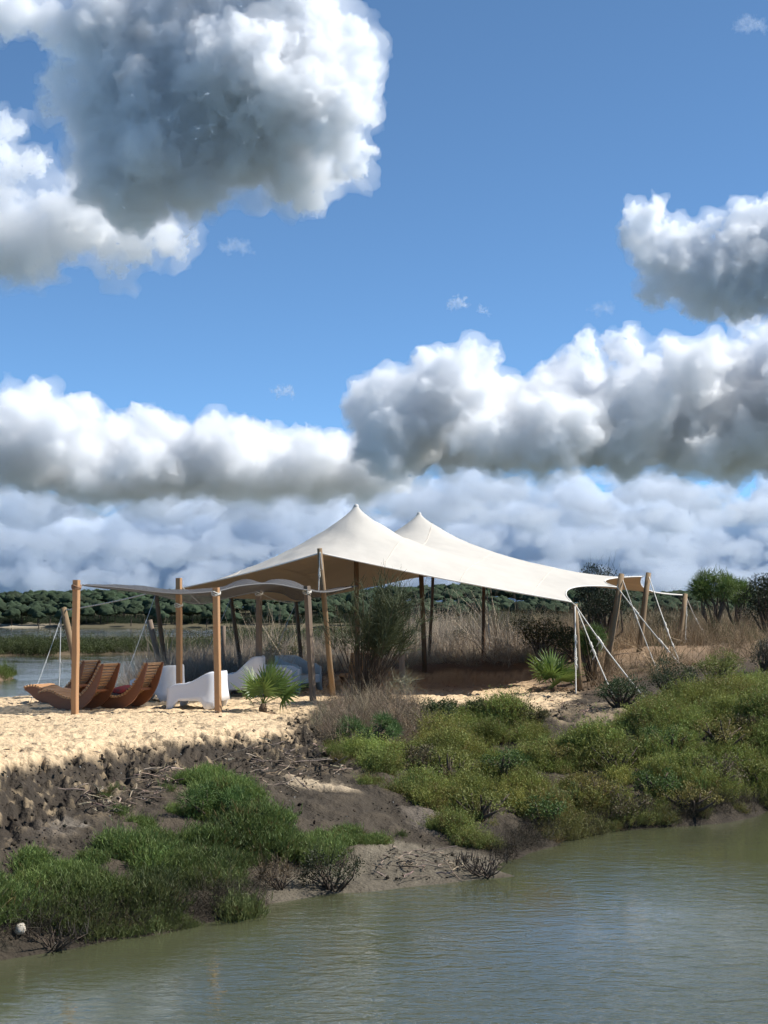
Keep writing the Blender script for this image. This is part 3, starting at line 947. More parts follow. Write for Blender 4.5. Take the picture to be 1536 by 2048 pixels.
# lashings of the net to the posts, strap to a raking stake
for i, c in ((0, front[0]), (2, front[3]), (3, rear[5]), (4, front[6]), (1, rear[3])):
    t_ = np.array(tops[i]); px, py, bx_, d, w, wd = posts[i]
    mb = MB()
    for k in range(3):
        zc = c[2] - .02 - k * .022
        r_ = w * .76
        mb.tube([np.array((t_[0] + r_ * math.cos(a), t_[1] + r_ * math.sin(a), zc + .02 * math.sin(a * 2 + k))) - SL for a in np.linspace(0, 2 * math.pi, 13)], .011, 5, cap=False)
    mb.obj('lashing', mat('lashing', (.30, .17, .10), rough=.9) if i == 0 else ROPE, sail)
    if i != 2: rope_line('tie_rope', c - SL, t_ - np.array((0, 0, .12)) - SL, .012, sail, sag=0)
rope_line('tie_rope', rear[5] - SL, at(588, 1205, 37) - sail.location, .014, sail, sag=.02)
st_top, st_base = np.array(at(127, 1216, 33.0)), under(168, 1400, 32.6)
st_base[2] = ground(st_base[0], st_base[1]) - .1
stake = empty('raking_stake', (st_base[0], st_base[1], 0))
tag(stake, 'leaning timber stake roped to the shade net beside the lagoon', 'stake')
so = np.array(stake.location)
MB().tube([st_base - so, (st_base + st_top) / 2 - so, np.array(st_top) - so], [.075, .07, .065], 10).obj('shaft', WOOD_TAN, stake, smooth=True)
rope_line('strap', np.array(st_top) - so - (0, 0, .05), np.array(rear[1]) - so, .02, stake, ROPE_GREY, sag=.01)
a_ = at(122, 1236, 33.0)
rope_line('guy_rope', np.array(a_) - so, gnd(60, 1392, 31) - so, .010, stake, ROPE_GREY, knots=(.08, .5))
rope_line('guy_rope', np.array(a_) - so, gnd(118, 1385, 31.8) - so, .012, stake, ROPE_GREY, knots=(.05, .5, .62))
rope_line('tie_rope', np.array(a_) - so, np.array(st_top) - so - (0, 0, .1), .012, stake, ROPE_GREY, sag=0)
for (pt, pb, d, r, lb) in [((299, 1240), (331, 1360), 38, .075, 'weathered grey post leaning among reeds behind the loungers'), ((447, 1252), (447, 1330), 44, .07, 'short grey upright post in the reeds by the water')]:
    tp, bs_ = np.array(at(*pt, d)), under(*pb, d + .2); bs_[2] = ground(bs_[0], bs_[1]) - .1
    o = MB().tube([bs_, (bs_ + tp) / 2, np.array(tp)], [r, r * .96, r * .9], 10).obj('old_post', WOOD_GREY, smooth=True)
    tag(o, lb, 'post')

# ------------------------------------------------------------------ slatted rocking loungers
TEAK = mat('lounger_teak', (.25, .098, .042), rough=.45, var=.3, vscale=5, bump=.001, bscale=20, stretch=(2, 8, 8), col2=(.165, .06, .025), spec=.4)
SLAT = mat('lounger_slat', (.46, .25, .115), rough=.5, var=.25, vscale=6, stretch=(8, 1.5, 8), spec=.4)
# side profile, x from foot (0) to head, z up (metres)
top_prof = catmull([(0, 0, .30), (.12, 0, .335), (.26, 0, .335), (.42, 0, .27), (.58, 0, .215), (.74, 0, .21), (.90, 0, .275), (1.04, 0, .40), (1.16, 0, .56), (1.26, 0, .74), (1.33, 0, .86)], 5)
bot_prof = catmull([(.005, 0, .265), (.12, 0, .20), (.26, 0, .09), (.42, 0, .025), (.58, 0, .0), (.76, 0, .0), (.92, 0, .05), (1.08, 0, .165), (1.21, 0, .36), (1.30, 0, .60), (1.36, 0, .84)], 5)


def make_lounger(label, p, rz, w=.62):
    root = empty('rocking_lounger', p, rz)
    tag(root, label, 'lounger', 'slatted wooden loungers')
    n = len(top_prof); th = .035
    for y0 in (-w / 2, w / 2 - th):
        V, Q = [], []
        for a, b in zip(top_prof, bot_prof):
            for (pt, yy) in ((a, y0), (a, y0 + th), (b, y0 + th), (b, y0)):
                V.append((pt[0] - .67, yy, pt[2]))
        for i in range(n - 1):
            for k in range(4): Q.append((i * 4 + k, i * 4 + (k + 1) % 4, (i + 1) * 4 + (k + 1) % 4, (i + 1) * 4 + k))
        Q += [(0, 1, 2, 3), tuple((n - 1) * 4 + k for k in (3, 2, 1, 0))]
        MB().add(V, Q).obj('side_rail', TEAK, root)
    seg = np.array(top_prof)[:, [0, 2]]
    s = np.concatenate([[0], np.cumsum(np.hypot(*np.diff(seg, axis=0).T))])
    ns = 27
    for k in range(ns):
        t = s[-1] * (k + .35) / ns
        x, z = np.interp(t, s, seg[:, 0]), np.interp(t, s, seg[:, 1])
        x2, z2 = np.interp(t + .02, s, seg[:, 0]), np.interp(t + .02, s, seg[:, 1])
        an = math.atan2(z2 - z, x2 - x)
        if k == 0: pass
        o = bpy.data.objects.new('slat', make_lounger.slat)
        COL.objects.link(o); o.parent = root
        o.location = (x - .67 - .016 * math.sin(an), 0, z + .016 * math.cos(an))
        o.rotation_euler = (0, -an, 0)
    for xx, zz in ((.42, .12), (1.1, .36)):
        MB().box((xx - .67, 0, zz), (.045, w - 2 * th, .045)).obj('crossbar', TEAK, root)
    return root


_s = MB(); _h = .021
for yy in (-.33, .33):
    for (xx, zz) in ((-.018, -_h), (.018, -_h), (.020, _h * .5), (.015, _h), (-.015, _h), (-.020, _h * .5)): _s.V.append((xx, yy, zz))
_s.Q = [(k, (k + 1) % 6, 6 + (k + 1) % 6, 6 + k) for k in range(6)] + [(5, 4, 3, 2, 1, 0), (6, 7, 8, 9, 10, 11)]
make_lounger.slat = mesh_from('slat', _s.V, _s.Q); make_lounger.slat.materials.append(SLAT)


def gpos(px, d):
    p = under(px, 1400, d); return (p[0], p[1], ground(p[0], p[1]) + .0)


LZ = R(-21)
make_lounger('slatted wooden lounger farthest back of three, foot towards the lagoon', gpos(124, 30.6), LZ)
make_lounger('slatted wooden lounger standing right behind the front corner post', gpos(158, 28.5), LZ)
l3 = make_lounger('slatted wooden lounger with a red cushion, next to white armchair', gpos(246, 29.0), LZ)
make_lounger('slatted wooden lounger half hidden behind the large broom bush', gpos(716, 38.2), R(78))
# cushion
cu = MB()
V, Q = [], []
nu_, nv_ = 16, 12
for i in range(nu_):
    for j in range(nv_):
        u, v = i / (nu_ - 1) * 2 - 1, j / (nv_ - 1) * 2 - 1
        t = (1 - u ** 4) * (1 - v ** 4)
        V.append((u * .26 * (1 - .06 * v * v), v * .20 * (1 - .06 * u * u), .075 * t ** .6))
for i in range(nu_):
    for j in range(nv_):
        x, y, z = V[i * nv_ + j]; V.append((x, y, -z * .6))
nn = nu_ * nv_
for i in range(nu_ - 1):
    for j in range(nv_ - 1):
        a, b, c, d = i * nv_ + j, (i + 1) * nv_ + j, (i + 1) * nv_ + j + 1, i * nv_ + j + 1
        Q += [(a, b, c, d), (nn + d, nn + c, nn + b, nn + a)]
bmc = cu.add(V, Q).obj('cushion', mat('cushion_red', (.33, .035, .03), rough=.9, var=.15, vscale=12, col2=(.11, .05, .05)), smooth=True)
bmc.location = Vector(gpos(246, 29.0)) + Matrix.Rotation(LZ, 3, 'Z') @ Vector((.06, 0, .33))
bmc.rotation_euler = (R(4), R(-8), LZ + R(80))
tag(bmc, 'red patterned cushion lying on a wooden lounger seat', 'cushion')

# ------------------------------------------------------------------ moulded plastic armchairs
PLAST = mat('white_plastic', (.72, .72, .73), rough=.42, spec=.4, var=.03, vscale=3)
PLAST_G = mat('grey_plastic', (.48, .52, .52), rough=.45, spec=.4, var=.05, vscale=3)
SHADED = mat('seat_fabric', (.60, .60, .60), rough=.9)


def make_armchair(label, p, rz, L=.98, W=.92, Hb=.74, Ha=.47, material=PLAST, name='plastic_armchair'):
    """U-shaped moulded shell: low arms rising to a high back, arched feet; faces -x"""
    root = empty(name, p, rz)
    tag(root, label, 'armchair', 'moulded plastic armchairs')
    # plan path: arm front (-x) -> back (+x) -> other arm front
    path = []
    r = .26
    hw, hl = W / 2, L / 2
    for i in range(14): path.append((-hl + (2 * hl - r) * i / 13, -hw))
    for a in np.linspace(-90, 0, 9)[1:]: path.append((hl - r + r * math.cos(R(a)), -hw + r + r * math.sin(R(a))))
    for i in range(1, 9): path.append((hl, -hw + r + (2 * hw - 2 * r) * i / 9))
    for a in np.linspace(0, 90, 9): path.append((hl - r + r * math.cos(R(a)), hw - r + r * math.sin(R(a))))
    for i in range(1, 14): path.append((hl - r - (2 * hl - r) * i / 13, hw))
    path = np.array(path)
    n = len(path)
    dist = np.concatenate([[0], np.cumsum(np.hypot(*np.diff(path, axis=0).T))]); T = dist[-1]
    V, Q = [], []
    th = .055
    rows = [(-.0, 0), (.22, 0), (.45, 0), (.68, 0), (.85, 0), (.955, .15), (1, .5)]
    for i in range(n):
        tx = path[min(i + 1, n - 1)] - path[max(i - 1, 0)]
        nr = np.array((tx[1], -tx[0])); nr /= np.linalg.norm(nr)        # outward
        x = path[i, 0]
        top = Ha + (Hb - Ha) * sstep(-.18 * L, .40 * L, x) + .03 * sstep(-hl + .0, -hl + .25, x) - .05 * (1 - sstep(-hl, -hl + .16, x))
        # arched lower edge between four feet
        s_ = dist[i] / T
        foot = min(abs(dist[i] - q) for q in (.05, T * .30, T * .70, T - .05))
        bot = .0 if foot < .07 else .15 * sstep(.06, .16, foot)
        for side in (1, 0):
            for (f, rd) in (rows if side else rows[::-1]):
                z = bot + (top - bot) * f
                flare = .05 * (1 - f) - .02 * math.sin(f * math.pi)
                o_ = flare + (0 if side else -th) + (-th * .25 * rd * 2 if side else th * .25 * rd * 2)
                V.append((path[i, 0] + nr[0] * o_, path[i, 1] + nr[1] * o_, z))
    m_ = len(rows) * 2
    for i in range(n - 1):
        for k in range(m_): Q.append((i * m_ + k, (i + 1) * m_ + k, (i + 1) * m_ + (k + 1) % m_, i * m_ + (k + 1) % m_))
    Q += [tuple(range(m_)), tuple((n - 1) * m_ + k for k in range(m_ - 1, -1, -1))]
    MB().add(V, Q).obj('shell', material, root, smooth=True)
    st = MB()
    V, Q = [], []
    outline = [(-hl + .02, -hw + th), (hl - r, -hw + th), (hl - th - .05, -hw + r), (hl - th, 0), (hl - th - .05, hw - r), (hl - r, hw - th), (-hl + .02, hw - th)]
    for z in (.19, .36, .385):
        for (x, y) in outline: V.append((x * (1 if z < .38 else .96), y * (1 if z < .38 else .96), z))
    k_ = len(outline)
    for a in range(2):
        for k in range(k_): Q.append((a * k_ + k, a * k_ + (k + 1) % k_, (a + 1) * k_ + (k + 1) % k_, (a + 1) * k_ + k))
    Q += [tuple(range(k_ - 1, -1, -1)), tuple(2 * k_ + k for k in range(k_))]
    st.add(V, Q).obj('seat', material, root)
    return root


make_armchair('white plastic armchair with arched feet behind the middle front post', gpos(398, 29.0), R(-8), Hb=.66, Ha=.44)
make_armchair('white plastic armchair between the wooden loungers and a back post', gpos(318, 31.6), R(-14), L=.9, Hb=.70)
make_armchair('white plastic armchair behind the small fan palm, left one', gpos(484, 33.6), R(-4), L=.95, Hb=.84)
make_armchair('pale armchair directly behind the fan palm leaves', gpos(556, 34.6), R(172), L=.8, Hb=.62, Ha=.60)
make_armchair('grey green plastic armchair beside the leaning grey post', gpos(592, 36.6), R(150), L=.85, Hb=.80, Ha=.62, material=PLAST_G)
# ------------------------------------------------------------------ vegetation
def leaf_mat(name, attr_type='INSTANCER', trans=.28, rough=.6):
    return mat(name, (1, 1, 1), rough=rough, spec=.25, attr='tint', attr_type=attr_type, trans=trans)


LEAF_I = leaf_mat('leaf_scattered')
DRY_I = leaf_mat('dry_scattered', trans=.12, rough=.9)


class Ribbons:
    """thin bent blades and little leaves, all in one vertex list"""
    def __init__(self, seed=0):
        self.rg = np.random.default_rng(seed); self.V = []; self.F = []; self.n = 0

    def blade(self, P, w, side=None, taper=True):
        P = np.asarray(P, float)
        t = P[-1] - P[0]
        if side is None:
            side = np.cross(t, self.rg.normal(size=3))
        side = side / (np.linalg.norm(side) + 1e-9)
        k = len(P)
        for i, p in enumerate(P):
            ww = w * (1 - .8 * (i / (k - 1)) if taper else 1) / 2
            self.V += [p - side * ww, p + side * ww]
        for i in range(k - 1):
            a = self.n + 2 * i
            self.F.append((a, a + 1, a + 3, a + 2))
        self.n += 2 * k

    def leaf(self, p, d, L, w):
        d = d / (np.linalg.norm(d) + 1e-9)
        s = np.cross(d, self.rg.normal(size=3)); s /= np.linalg.norm(s) + 1e-9
        self.V += [p, p + d * L * .5 + s * w / 2, p + d * L, p + d * L * .5 - s * w / 2]
        self.F.append((self.n, self.n + 1, self.n + 2, self.n + 3)); self.n += 4

    def mesh(self, name): return np_mesh(name, np.array(self.V), np.array(self.F))


def stem_pts(rg, p0, d, L, bend, n=4):
    d = d / np.linalg.norm(d)
    b = rg.normal(size=3) * bend
    return [p0 + d * L * (i / n) + b * L * (i / n) ** 2 for i in range(n + 1)]


def proto_samphire(seed, n=36, h=.25, spread=.26, lw=.012):
    """fleshy, upright, much-branched salt-marsh stems"""
    r = Ribbons(seed); rg = r.rg
    for _ in range(n):
        p0 = np.array((*(rg.normal(size=2) * spread * .5), -.05))
        d = np.array((*(rg.normal(size=2) * .6), 1.0))
        L = h * rg.uniform(.5, 1.15)
        P = stem_pts(rg, p0, d, L, .12)
        r.blade(P, lw)
        for _k in range(7):
            i = rg.integers(1, 4)
            q = P[i] + (P[i + 1] - P[i]) * rg.uniform()
            dd = d + rg.normal(size=3) * .5; dd[2] = abs(dd[2]) + .4
            r.blade(stem_pts(rg, q, dd, L * rg.uniform(.18, .36), .08, 2), lw * 1.05)
    return r.mesh('samphire')


def proto_shrublet(seed, n=30, h=.36, spread=.26, leaf=.034):
    """low bushy plant with many small leaves"""
    r = Ribbons(seed); rg = r.rg
    for _ in range(n):
        p0 = np.array((*(rg.normal(size=2) * spread * .4), -.05))
        d = np.array((*(rg.normal(size=2) * .55), 1.0))
        L = h * rg.uniform(.5, 1.1)
        P = stem_pts(rg, p0, d, L, .2)
        r.blade(P, .008)
        for _k in range(15):
            t = rg.uniform(.25, 1) * 4; i = min(int(t), 3)
            q = P[i] + (P[i + 1] - P[i]) * (t - i) + rg.normal(size=3) * .02
            r.leaf(q, rg.normal(size=3) + (0, 0, .7), leaf * rg.uniform(.6, 1.2), leaf * .45)
    return r.mesh('shrublet')


def proto_grass(seed, n=46, h=.6, spread=.2, w=.010, bend=.45):
    r = Ribbons(seed); rg = r.rg
    for _ in range(n):
        p0 = np.array((*(rg.normal(size=2) * spread * .5), -.05))
        d = np.array((*(rg.normal(size=2) * .32), 1.0))
        r.blade(stem_pts(rg, p0, d, h * rg.uniform(.45, 1.1), bend * rg.uniform(.3, 1.2), 4), w * rg.uniform(.6, 1.3))
    return r.mesh('grass_tuft')


def proto_twigs(seed, n=20, h=.6, spread=.3, w=.010):
    """tangle of dry forked twigs"""
    r = Ribbons(seed); rg = r.rg
    for _ in range(n):
        p0 = np.array((*(rg.normal(size=2) * spread * .5), -.05))
        d = np.array((*(rg.normal(size=2) * .7), .8))
        L = h * rg.uniform(.5, 1.1)
        P = stem_pts(rg, p0, d, L, .35)
        r.blade(P, w)
        for _k in range(5):
            i = rg.integers(1, 4)
            dd = d + rg.normal(size=3) * .7
            r.blade(stem_pts(rg, P[i], dd, L * rg.uniform(.2, .5), .3, 3), w * .6)
    return r.mesh('twig_tangle')


def proto_rock(seed, rough=.75):
    rg = np.random.default_rng(seed)
    v, f = ico(2)
    v = v * rg.uniform(.7, 1.2, 3)
    d = np.array([mnoise.fractal((p[0] * 1.9 + seed * 5, p[1] * 1.9, p[2] * 1.9), .5, 2.2, 4) for p in v])
    v = v * (1 + d * rough)[:, None]
    v[:, 2] *= .7
    return np_mesh('lump', v, f)


_protos = {}


def proto_col(key, meshes, material):
    if key in _protos: return _protos[key]
    c = bpy.data.collections.new('protos_' + key)
    for i, me in enumerate(meshes):
        me.materials.append(material)
        o = bpy.data.objects.new(f'{key}_{i:02d}', me)
        c.objects.link(o)
    _protos[key] = c
    return c


def scatter(name, col, pts, scl, tint, label, cat, tilt=.15, seed=0, flat=False, normal_tilt=None):
    """one mass of ground cover: instances of a few tufts on real ground points"""
    rg = np.random.default_rng(seed + 500)
    n = len(pts)
    me = bpy.data.meshes.new(name)
    me.vertices.add(n)
    me.vertices.foreach_set('co', np.asarray(pts, np.float32).ravel())
    rot = np.column_stack([rg.normal(size=n) * tilt, rg.normal(size=n) * tilt, rg.uniform(0, 6.283, n)])
    if flat: rot[:, :2] = rg.uniform(0, 6.283, (n, 2))
    a = me.attributes.new('rot', 'FLOAT_VECTOR', 'POINT'); a.data.foreach_set('vector', rot.astype(np.float32).ravel())
    scl = np.asarray(scl, float)
    s3 = np.column_stack([scl, scl, scl * rg.uniform(.8, 1.2, n)]) if scl.ndim == 1 else scl
    a = me.attributes.new('scl', 'FLOAT_VECTOR', 'POINT'); a.data.foreach_set('vector', s3.astype(np.float32).ravel())
    a = me.attributes.new('kind', 'INT', 'POINT'); a.data.foreach_set('value', rg.integers(0, 1000, n).astype(np.int32))
    a = me.attributes.new('tint', 'FLOAT_COLOR', 'POINT'); a.data.foreach_set('color', np.column_stack([np.clip(tint, .005, 1), np.ones(n)]).astype(np.float32).ravel())
    g = bpy.data.node_groups.new(name, 'GeometryNodeTree')
    g.interface.new_socket('Geometry', in_out='INPUT', socket_type='NodeSocketGeometry')
    g.interface.new_socket('Geometry', in_out='OUTPUT', socket_type='NodeSocketGeometry')
    N, Lk = g.nodes.new, g.links.new
    gi, go = N('NodeGroupInput'), N('NodeGroupOutput')
    ci = N('GeometryNodeCollectionInfo'); ci.inputs['Collection'].default_value = col; ci.inputs['Separate Children'].default_value = True; ci.inputs['Reset Children'].default_value = True
    iop = N('GeometryNodeInstanceOnPoints'); iop.inputs['Pick Instance'].default_value = True

    def named(nm, ty):
        x = N('GeometryNodeInputNamedAttribute'); x.data_type = ty; x.inputs['Name'].default_value = nm
        return x.outputs['Attribute']
    Lk(gi.outputs[0], iop.inputs['Points']); Lk(ci.outputs[0], iop.inputs['Instance'])
    Lk(named('kind', 'INT'), iop.inputs['Instance Index']); Lk(named('scl', 'FLOAT_VECTOR'), iop.inputs['Scale'])
    e2r = N('FunctionNodeEulerToRotation'); Lk(named('rot', 'FLOAT_VECTOR'), e2r.inputs[0]); Lk(e2r.outputs[0], iop.inputs['Rotation'])
    Lk(iop.outputs[0], go.inputs[0])
    o = link(name, me)
    md = o.modifiers.new('scatter', 'NODES'); md.node_group = g
    tag(o, label, cat, kind='stuff')
    return o


def sample_poly(P, n, seed):
    """n random ground points inside a plan polygon"""
    rg = np.random.default_rng(seed)
    P = np.asarray(P)[:, :2]
    lo, hi = P.min(0), P.max(0)
    out = np.empty((0, 2))
    while len(out) < n:
        q = rg.uniform(lo, hi, (n * 3, 2))
        out = np.concatenate([out, q[poly_sd(P, q[:, 0], q[:, 1]) < 0]])
    return out[:n]


def hits(L): return np.array([hit(px, py) for px, py in L])


def tints(base, n, seed, var=.25, hue=.045):
    rg = np.random.default_rng(seed)
    c = np.tile(np.asarray(base), (n, 1)) * rg.uniform(1 - var, 1 + var, (n, 1))
    return c * (1 + rg.normal(size=(n, 3)) * hue)


SAM = proto_col('samphire', [proto_samphire(i) for i in range(6)], LEAF_I)
SHR = proto_col('shrublet', [proto_shrublet(20 + i) for i in range(6)], LEAF_I)
GRS = proto_col('drygrass', [proto_grass(40 + i) for i in range(6)], DRY_I)
TWG = proto_col('twigs', [proto_twigs(60 + i) for i in range(5)], DRY_I)
LMP = proto_col('lumps', [proto_rock(80 + i) for i in range(5)], mat('clod', (1, 1, 1), rough=.95, spec=.1, attr='tint', attr_type='INSTANCER', bump=.02, bscale=6))
STK = proto_col('sticks', [MB().tube([(-.5, 0, 0), (-.1, .03, .02), (.2, -.02, .01), (.5, .03, .03)], [.012, .014, .012, .007], 5).obj('x', None).data for i in range(1)], mat('stick', (1, 1, 1), rough=.9, spec=.1, attr='tint', attr_type='INSTANCER'))
for _o in [o for o in COL.objects if o.name.startswith('x')]: bpy.data.objects.remove(_o)

VEG_L = hits([(-60, 1765), (40, 1800), (62, 1705), (150, 1690), (285, 1700), (300, 1668), (235, 1625), (203, 1590), (225, 1578), (275, 1612), (330, 1650), (345, 1615), (335, 1575), (385, 1552), (450, 1556),
              (485, 1585), (560, 1625), (640, 1668), (705, 1648), (770, 1632), (845, 1680), (760, 1690), (690, 1690), (640, 1730), (560, 1712), (475, 1740), (462, 1790), (488, 1836), (330, 1862), (180, 1880), (80, 1850), (-60, 1850)])
VEG_R = hits([(650, 1486), (720, 1496), (850, 1488), (870, 1440), (950, 1425), (1060, 1440), (1120, 1478), (1190, 1488), (1250, 1440), (1330, 1400), (1420, 1385), (1560, 1365), (1800, 1360), (1800, 1600), (1600, 1612), (1500, 1632),
              (1400, 1642), (1250, 1655), (1160, 1676), (1060, 1706), (960, 1700), (870, 1680), (855, 1655), (910, 1645), (830, 1606), (740, 1575), (690, 1548)])


def bank_cover():
    for (P, nm, n, seed, col, base, lab) in [
            (VEG_L, 'samphire_cover', 14500, 1, SAM, (.115, .155, .044), 'bright green samphire carpet on the mud bank by the waterline'),
            (VEG_R, 'shrubby_cover', 14000, 2, SHR, (.18, .21, .05), 'olive green salt-marsh shrubs covering the bank below the tent'),
            (VEG_R, 'samphire_cover', 2200, 3, SAM, (.105, .145, .042), 'upright samphire stems among the olive green bank shrubs')]:
        q = sample_poly(P, n, seed)
        n1 = vnoise(q[:, 0], q[:, 1], .9, 31, 3)
        n2 = vnoise(q[:, 0], q[:, 1], 2.2, 41, 2)
        keep = (n1 + n2 * .6) > (-.12 if P is VEG_R else -.04)
        q, n1, n2 = q[keep], n1[keep], n2[keep]
        ed = np.clip(-poly_sd(P, q[:, 0], q[:, 1]) / .6, .25, 1)
        z = zbase(q[:, 0], q[:, 1])
        mound = np.clip(n1 * .36 + n2 * .30, -.1, .32 if P is VEG_R else .18) * ed
        pts = np.column_stack([q, np.maximum(z, ZW) + np.maximum(mound, 0) * .8])
        s = ((.30 if P is VEG_R else .22) + (.30 if P is VEG_R else .24) * ed + .42 * n1 + .32 * n2) * np.random.default_rng(seed).uniform(.7, 1.25, len(q))
        s = np.clip(s, .25, 1.2 if P is VEG_R else .85)
        t = tints(base, len(q), seed)
        yel = np.clip(vnoise(q[:, 0], q[:, 1], .5, seed + 50, 2) * 1.6 + .2, 0, 1)[:, None]
        warm = np.array((.27, .235, .055)) if P is VEG_R else np.array((.135, .18, .045))
        t = t * (1 - yel * .55) + warm * yel * .55
        t = t * np.clip(1 + .7 * vnoise(q[:, 0], q[:, 1], 1.1, seed + 60, 2), .5, 1.5)[:, None]
        lowz = np.clip(1 - (z - ZW) / .35, 0, 1)[:, None] * .5
        t = t * (1 - lowz) + np.array((.11, .10, .045)) * lowz
        rus = np.random.default_rng(seed + 9).uniform(size=len(q)) < (.14 if P is VEG_R else .05)
        t[rus] = t[rus] * .4 + np.array((.16, .085, .035)) * .6
        scatter(nm, col, pts, s, t, lab, 'ground cover', seed=seed)
    # rim of old woody stems along the waterline
    rim = []
    for k in range(len(edge_px) - 1):
        a, b = onz(*edge_px[k], ZW), onz(*edge_px[k + 1], ZW)
        for _ in range(26):
            t = random.random(); rim.append((a[0] + (b[0] - a[0]) * t - random.uniform(.02, .35), a[1] + (b[1] - a[1]) * t + random.uniform(.0, .4)))
    rim = np.array(rim)
    sdm = np.minimum(poly_sd(VEG_L, rim[:, 0], rim[:, 1]), poly_sd(VEG_R, rim[:, 0], rim[:, 1]))
    rim = rim[sdm < .35]
    pts = np.column_stack([rim, np.maximum(zbase(rim[:, 0], rim[:, 1]), ZW) + .02])
    scatter('waterline_stems', TWG, pts, np.random.default_rng(5).uniform(.3, .6, len(pts)), tints((.055, .045, .03), len(pts), 6), 'dark bare stems hanging over the waterline', 'stems', tilt=.4, seed=6)


bank_cover()


def field_cover():
    # dry field behind the tent and on the rise to the right
    # behind the camp
    P = np.array([(-8.5, 40.5), (-3, 43), (-.5, 42), (4.6, 42.0), (5.2, 46), (4, 60), (4, 95), (-9, 95), (-11, 60)])
    q = sample_poly(P, 4200, 61)
    q = q[q[:, 0] / q[:, 1] > -.155 + .01 * np.sin(q[:, 1])]
    z = zbase(q[:, 0], q[:, 1]); ok = z > ZW; q, z = q[ok], z[ok]
    rg = np.random.default_rng(3)
    sc = rg.uniform(.5, 1.15, len(q)) * (1 + .5 * sstep(-.02, .04, q[:, 0] / q[:, 1]) * sstep(44, 55, q[:, 1]))
    sc = sc * rg.lognormal(0, .3, len(q)) * np.where(rg.uniform(size=len(q)) < .05, 1.6, 1)
    base = np.where((rg.uniform(size=(len(q), 1)) < .45), np.array((.44, .345, .235)), np.array((.33, .26, .185)))
    t = base * rg.uniform(.65, 1.35, (len(q), 1))
    half = rg.uniform(size=len(q)) < .5
    for m_, col, nm, lb in ((half, GRS, 'dry_grass', 'dry straw coloured grass behind the tent'), (~half, TWG, 'dry_scrub', 'grey brown twiggy scrub behind the tent')):
        scatter(nm, col, np.column_stack([q[m_], z[m_]]), sc[m_], t[m_], lb, 'grass' if col is GRS else 'scrub', seed=int(m_.sum()))
    # right rise
    P = np.array([(4.7, 34.4), (6, 33.2), (9, 33.5), (16, 34), (22, 40), (34, 70), (36, 110), (5, 110), (4.6, 60), (5.2, 46), (5.0, 38)])
    q = sample_poly(P, 7600, 62)
    z = zbase(q[:, 0], q[:, 1])
    mound = np.exp(-(((q[:, 0] - 7.2) / 1.5) ** 2 + ((q[:, 1] - 40.5) / 2.6) ** 2))
    ok = rg.uniform(size=len(q)) > mound * 1.1
    q, z = q[ok], z[ok]
    sc = rg.uniform(.45, .95, len(q)) * rg.lognormal(0, .3, len(q))
    g = vnoise(q[:, 0], q[:, 1], .35, 8, 2)
    base = np.where(g[:, None] > .12, np.array((.22, .155, .09)), np.array((.34, .24, .14)))
    t = base * rg.uniform(.65, 1.35, (len(q), 1))
    gr = (rg.uniform(size=len(q)) < .14); t[gr] = np.array((.075, .085, .03)) * rg.uniform(.7, 1.3, (gr.sum(), 1))
    half = rg.uniform(size=len(q)) < .62
    for m_, col, nm, lb in ((half, GRS, 'dry_grass', 'dry tawny grass on the rise right of the tent'), (~half, TWG, 'dry_scrub', 'brown twiggy scrub on the rise right of the tent')):
        scatter(nm, col, np.column_stack([q[m_], z[m_]]), sc[m_], t[m_], lb, 'grass' if col is GRS else 'scrub', seed=int(m_.sum()) + 1)
    # rough pasture farther out
    q = np.column_stack([rg.uniform(-2, 75, 3600), rg.uniform(90, 292, 3600)])
    q = q[(q[:, 0] / q[:, 1] > -.02) & (q[:, 0] / q[:, 1] < .34)]
    z = zbase(q[:, 0], q[:, 1]); ok = z > ZW; q, z = q[ok], z[ok]
    s_ = rg.uniform(1.0, 2.0, len(q)) * rg.lognormal(0, .25, len(q))
    t = np.where(rg.uniform(size=(len(q), 1)) < .3, np.array((.085, .085, .04)), np.array((.25, .19, .115))) * rg.uniform(.6, 1.4, (len(q), 1))
    scatter('rough_pasture', GRS, np.column_stack([q, z]), np.column_stack([s_ * 1.8, s_ * 1.8, s_]), t, 'rough brown pasture between the tent and the far water', 'grass', seed=74)
    # grey dead reeds right behind the loungers
    P = np.array([(-5.9, 34.6), (-4.6, 33.6), (-2.8, 35.5), (-1.6, 38.5), (-2.5, 40.5), (-5.6, 39.0)])
    q = sample_poly(P, 620, 63)
    z = np.maximum(zbase(q[:, 0], q[:, 1]), -.3)
    scatter('dead_reeds', GRS, np.column_stack([q, z]), rg.uniform(.8, 1.35, len(q)), tints((.26, .225, .185), len(q), 64, .35), 'grey dead reeds bent over behind the loungers', 'reeds', tilt=.35, seed=64)
    # dry tangle below the broom bush
    P = hits([(625, 1440), (660, 1410), (740, 1395), (830, 1412), (850, 1450), (840, 1485), (760, 1492), (650, 1482)])
    q = sample_poly(P, 300, 65); z = zbase(q[:, 0], q[:, 1])
    m_ = np.arange(len(q)) % 2 == 0
    scatter('dry_tangle', GRS, np.column_stack([q[m_], z[m_]]), rg.uniform(.45, .85, m_.sum()), tints((.29, .225, .145), m_.sum(), 66, .35), 'pale dry grass tangle at the foot of the broom bush', 'grass', tilt=.6, seed=66)
    scatter('dry_tangle', TWG, np.column_stack([q[~m_], z[~m_]]), rg.uniform(.4, .8, (~m_).sum()), tints((.18, .135, .09), (~m_).sum(), 67, .35), 'brown dry twigs at the foot of the broom bush', 'twigs', tilt=.6, seed=67)
    # marsh island strip across the inner lagoon, left
    q = np.column_stack([rg.uniform(-75, 0, 4200), rg.uniform(128, 180, 4200)])
    q = q[q[:, 0] / q[:, 1] < .02]
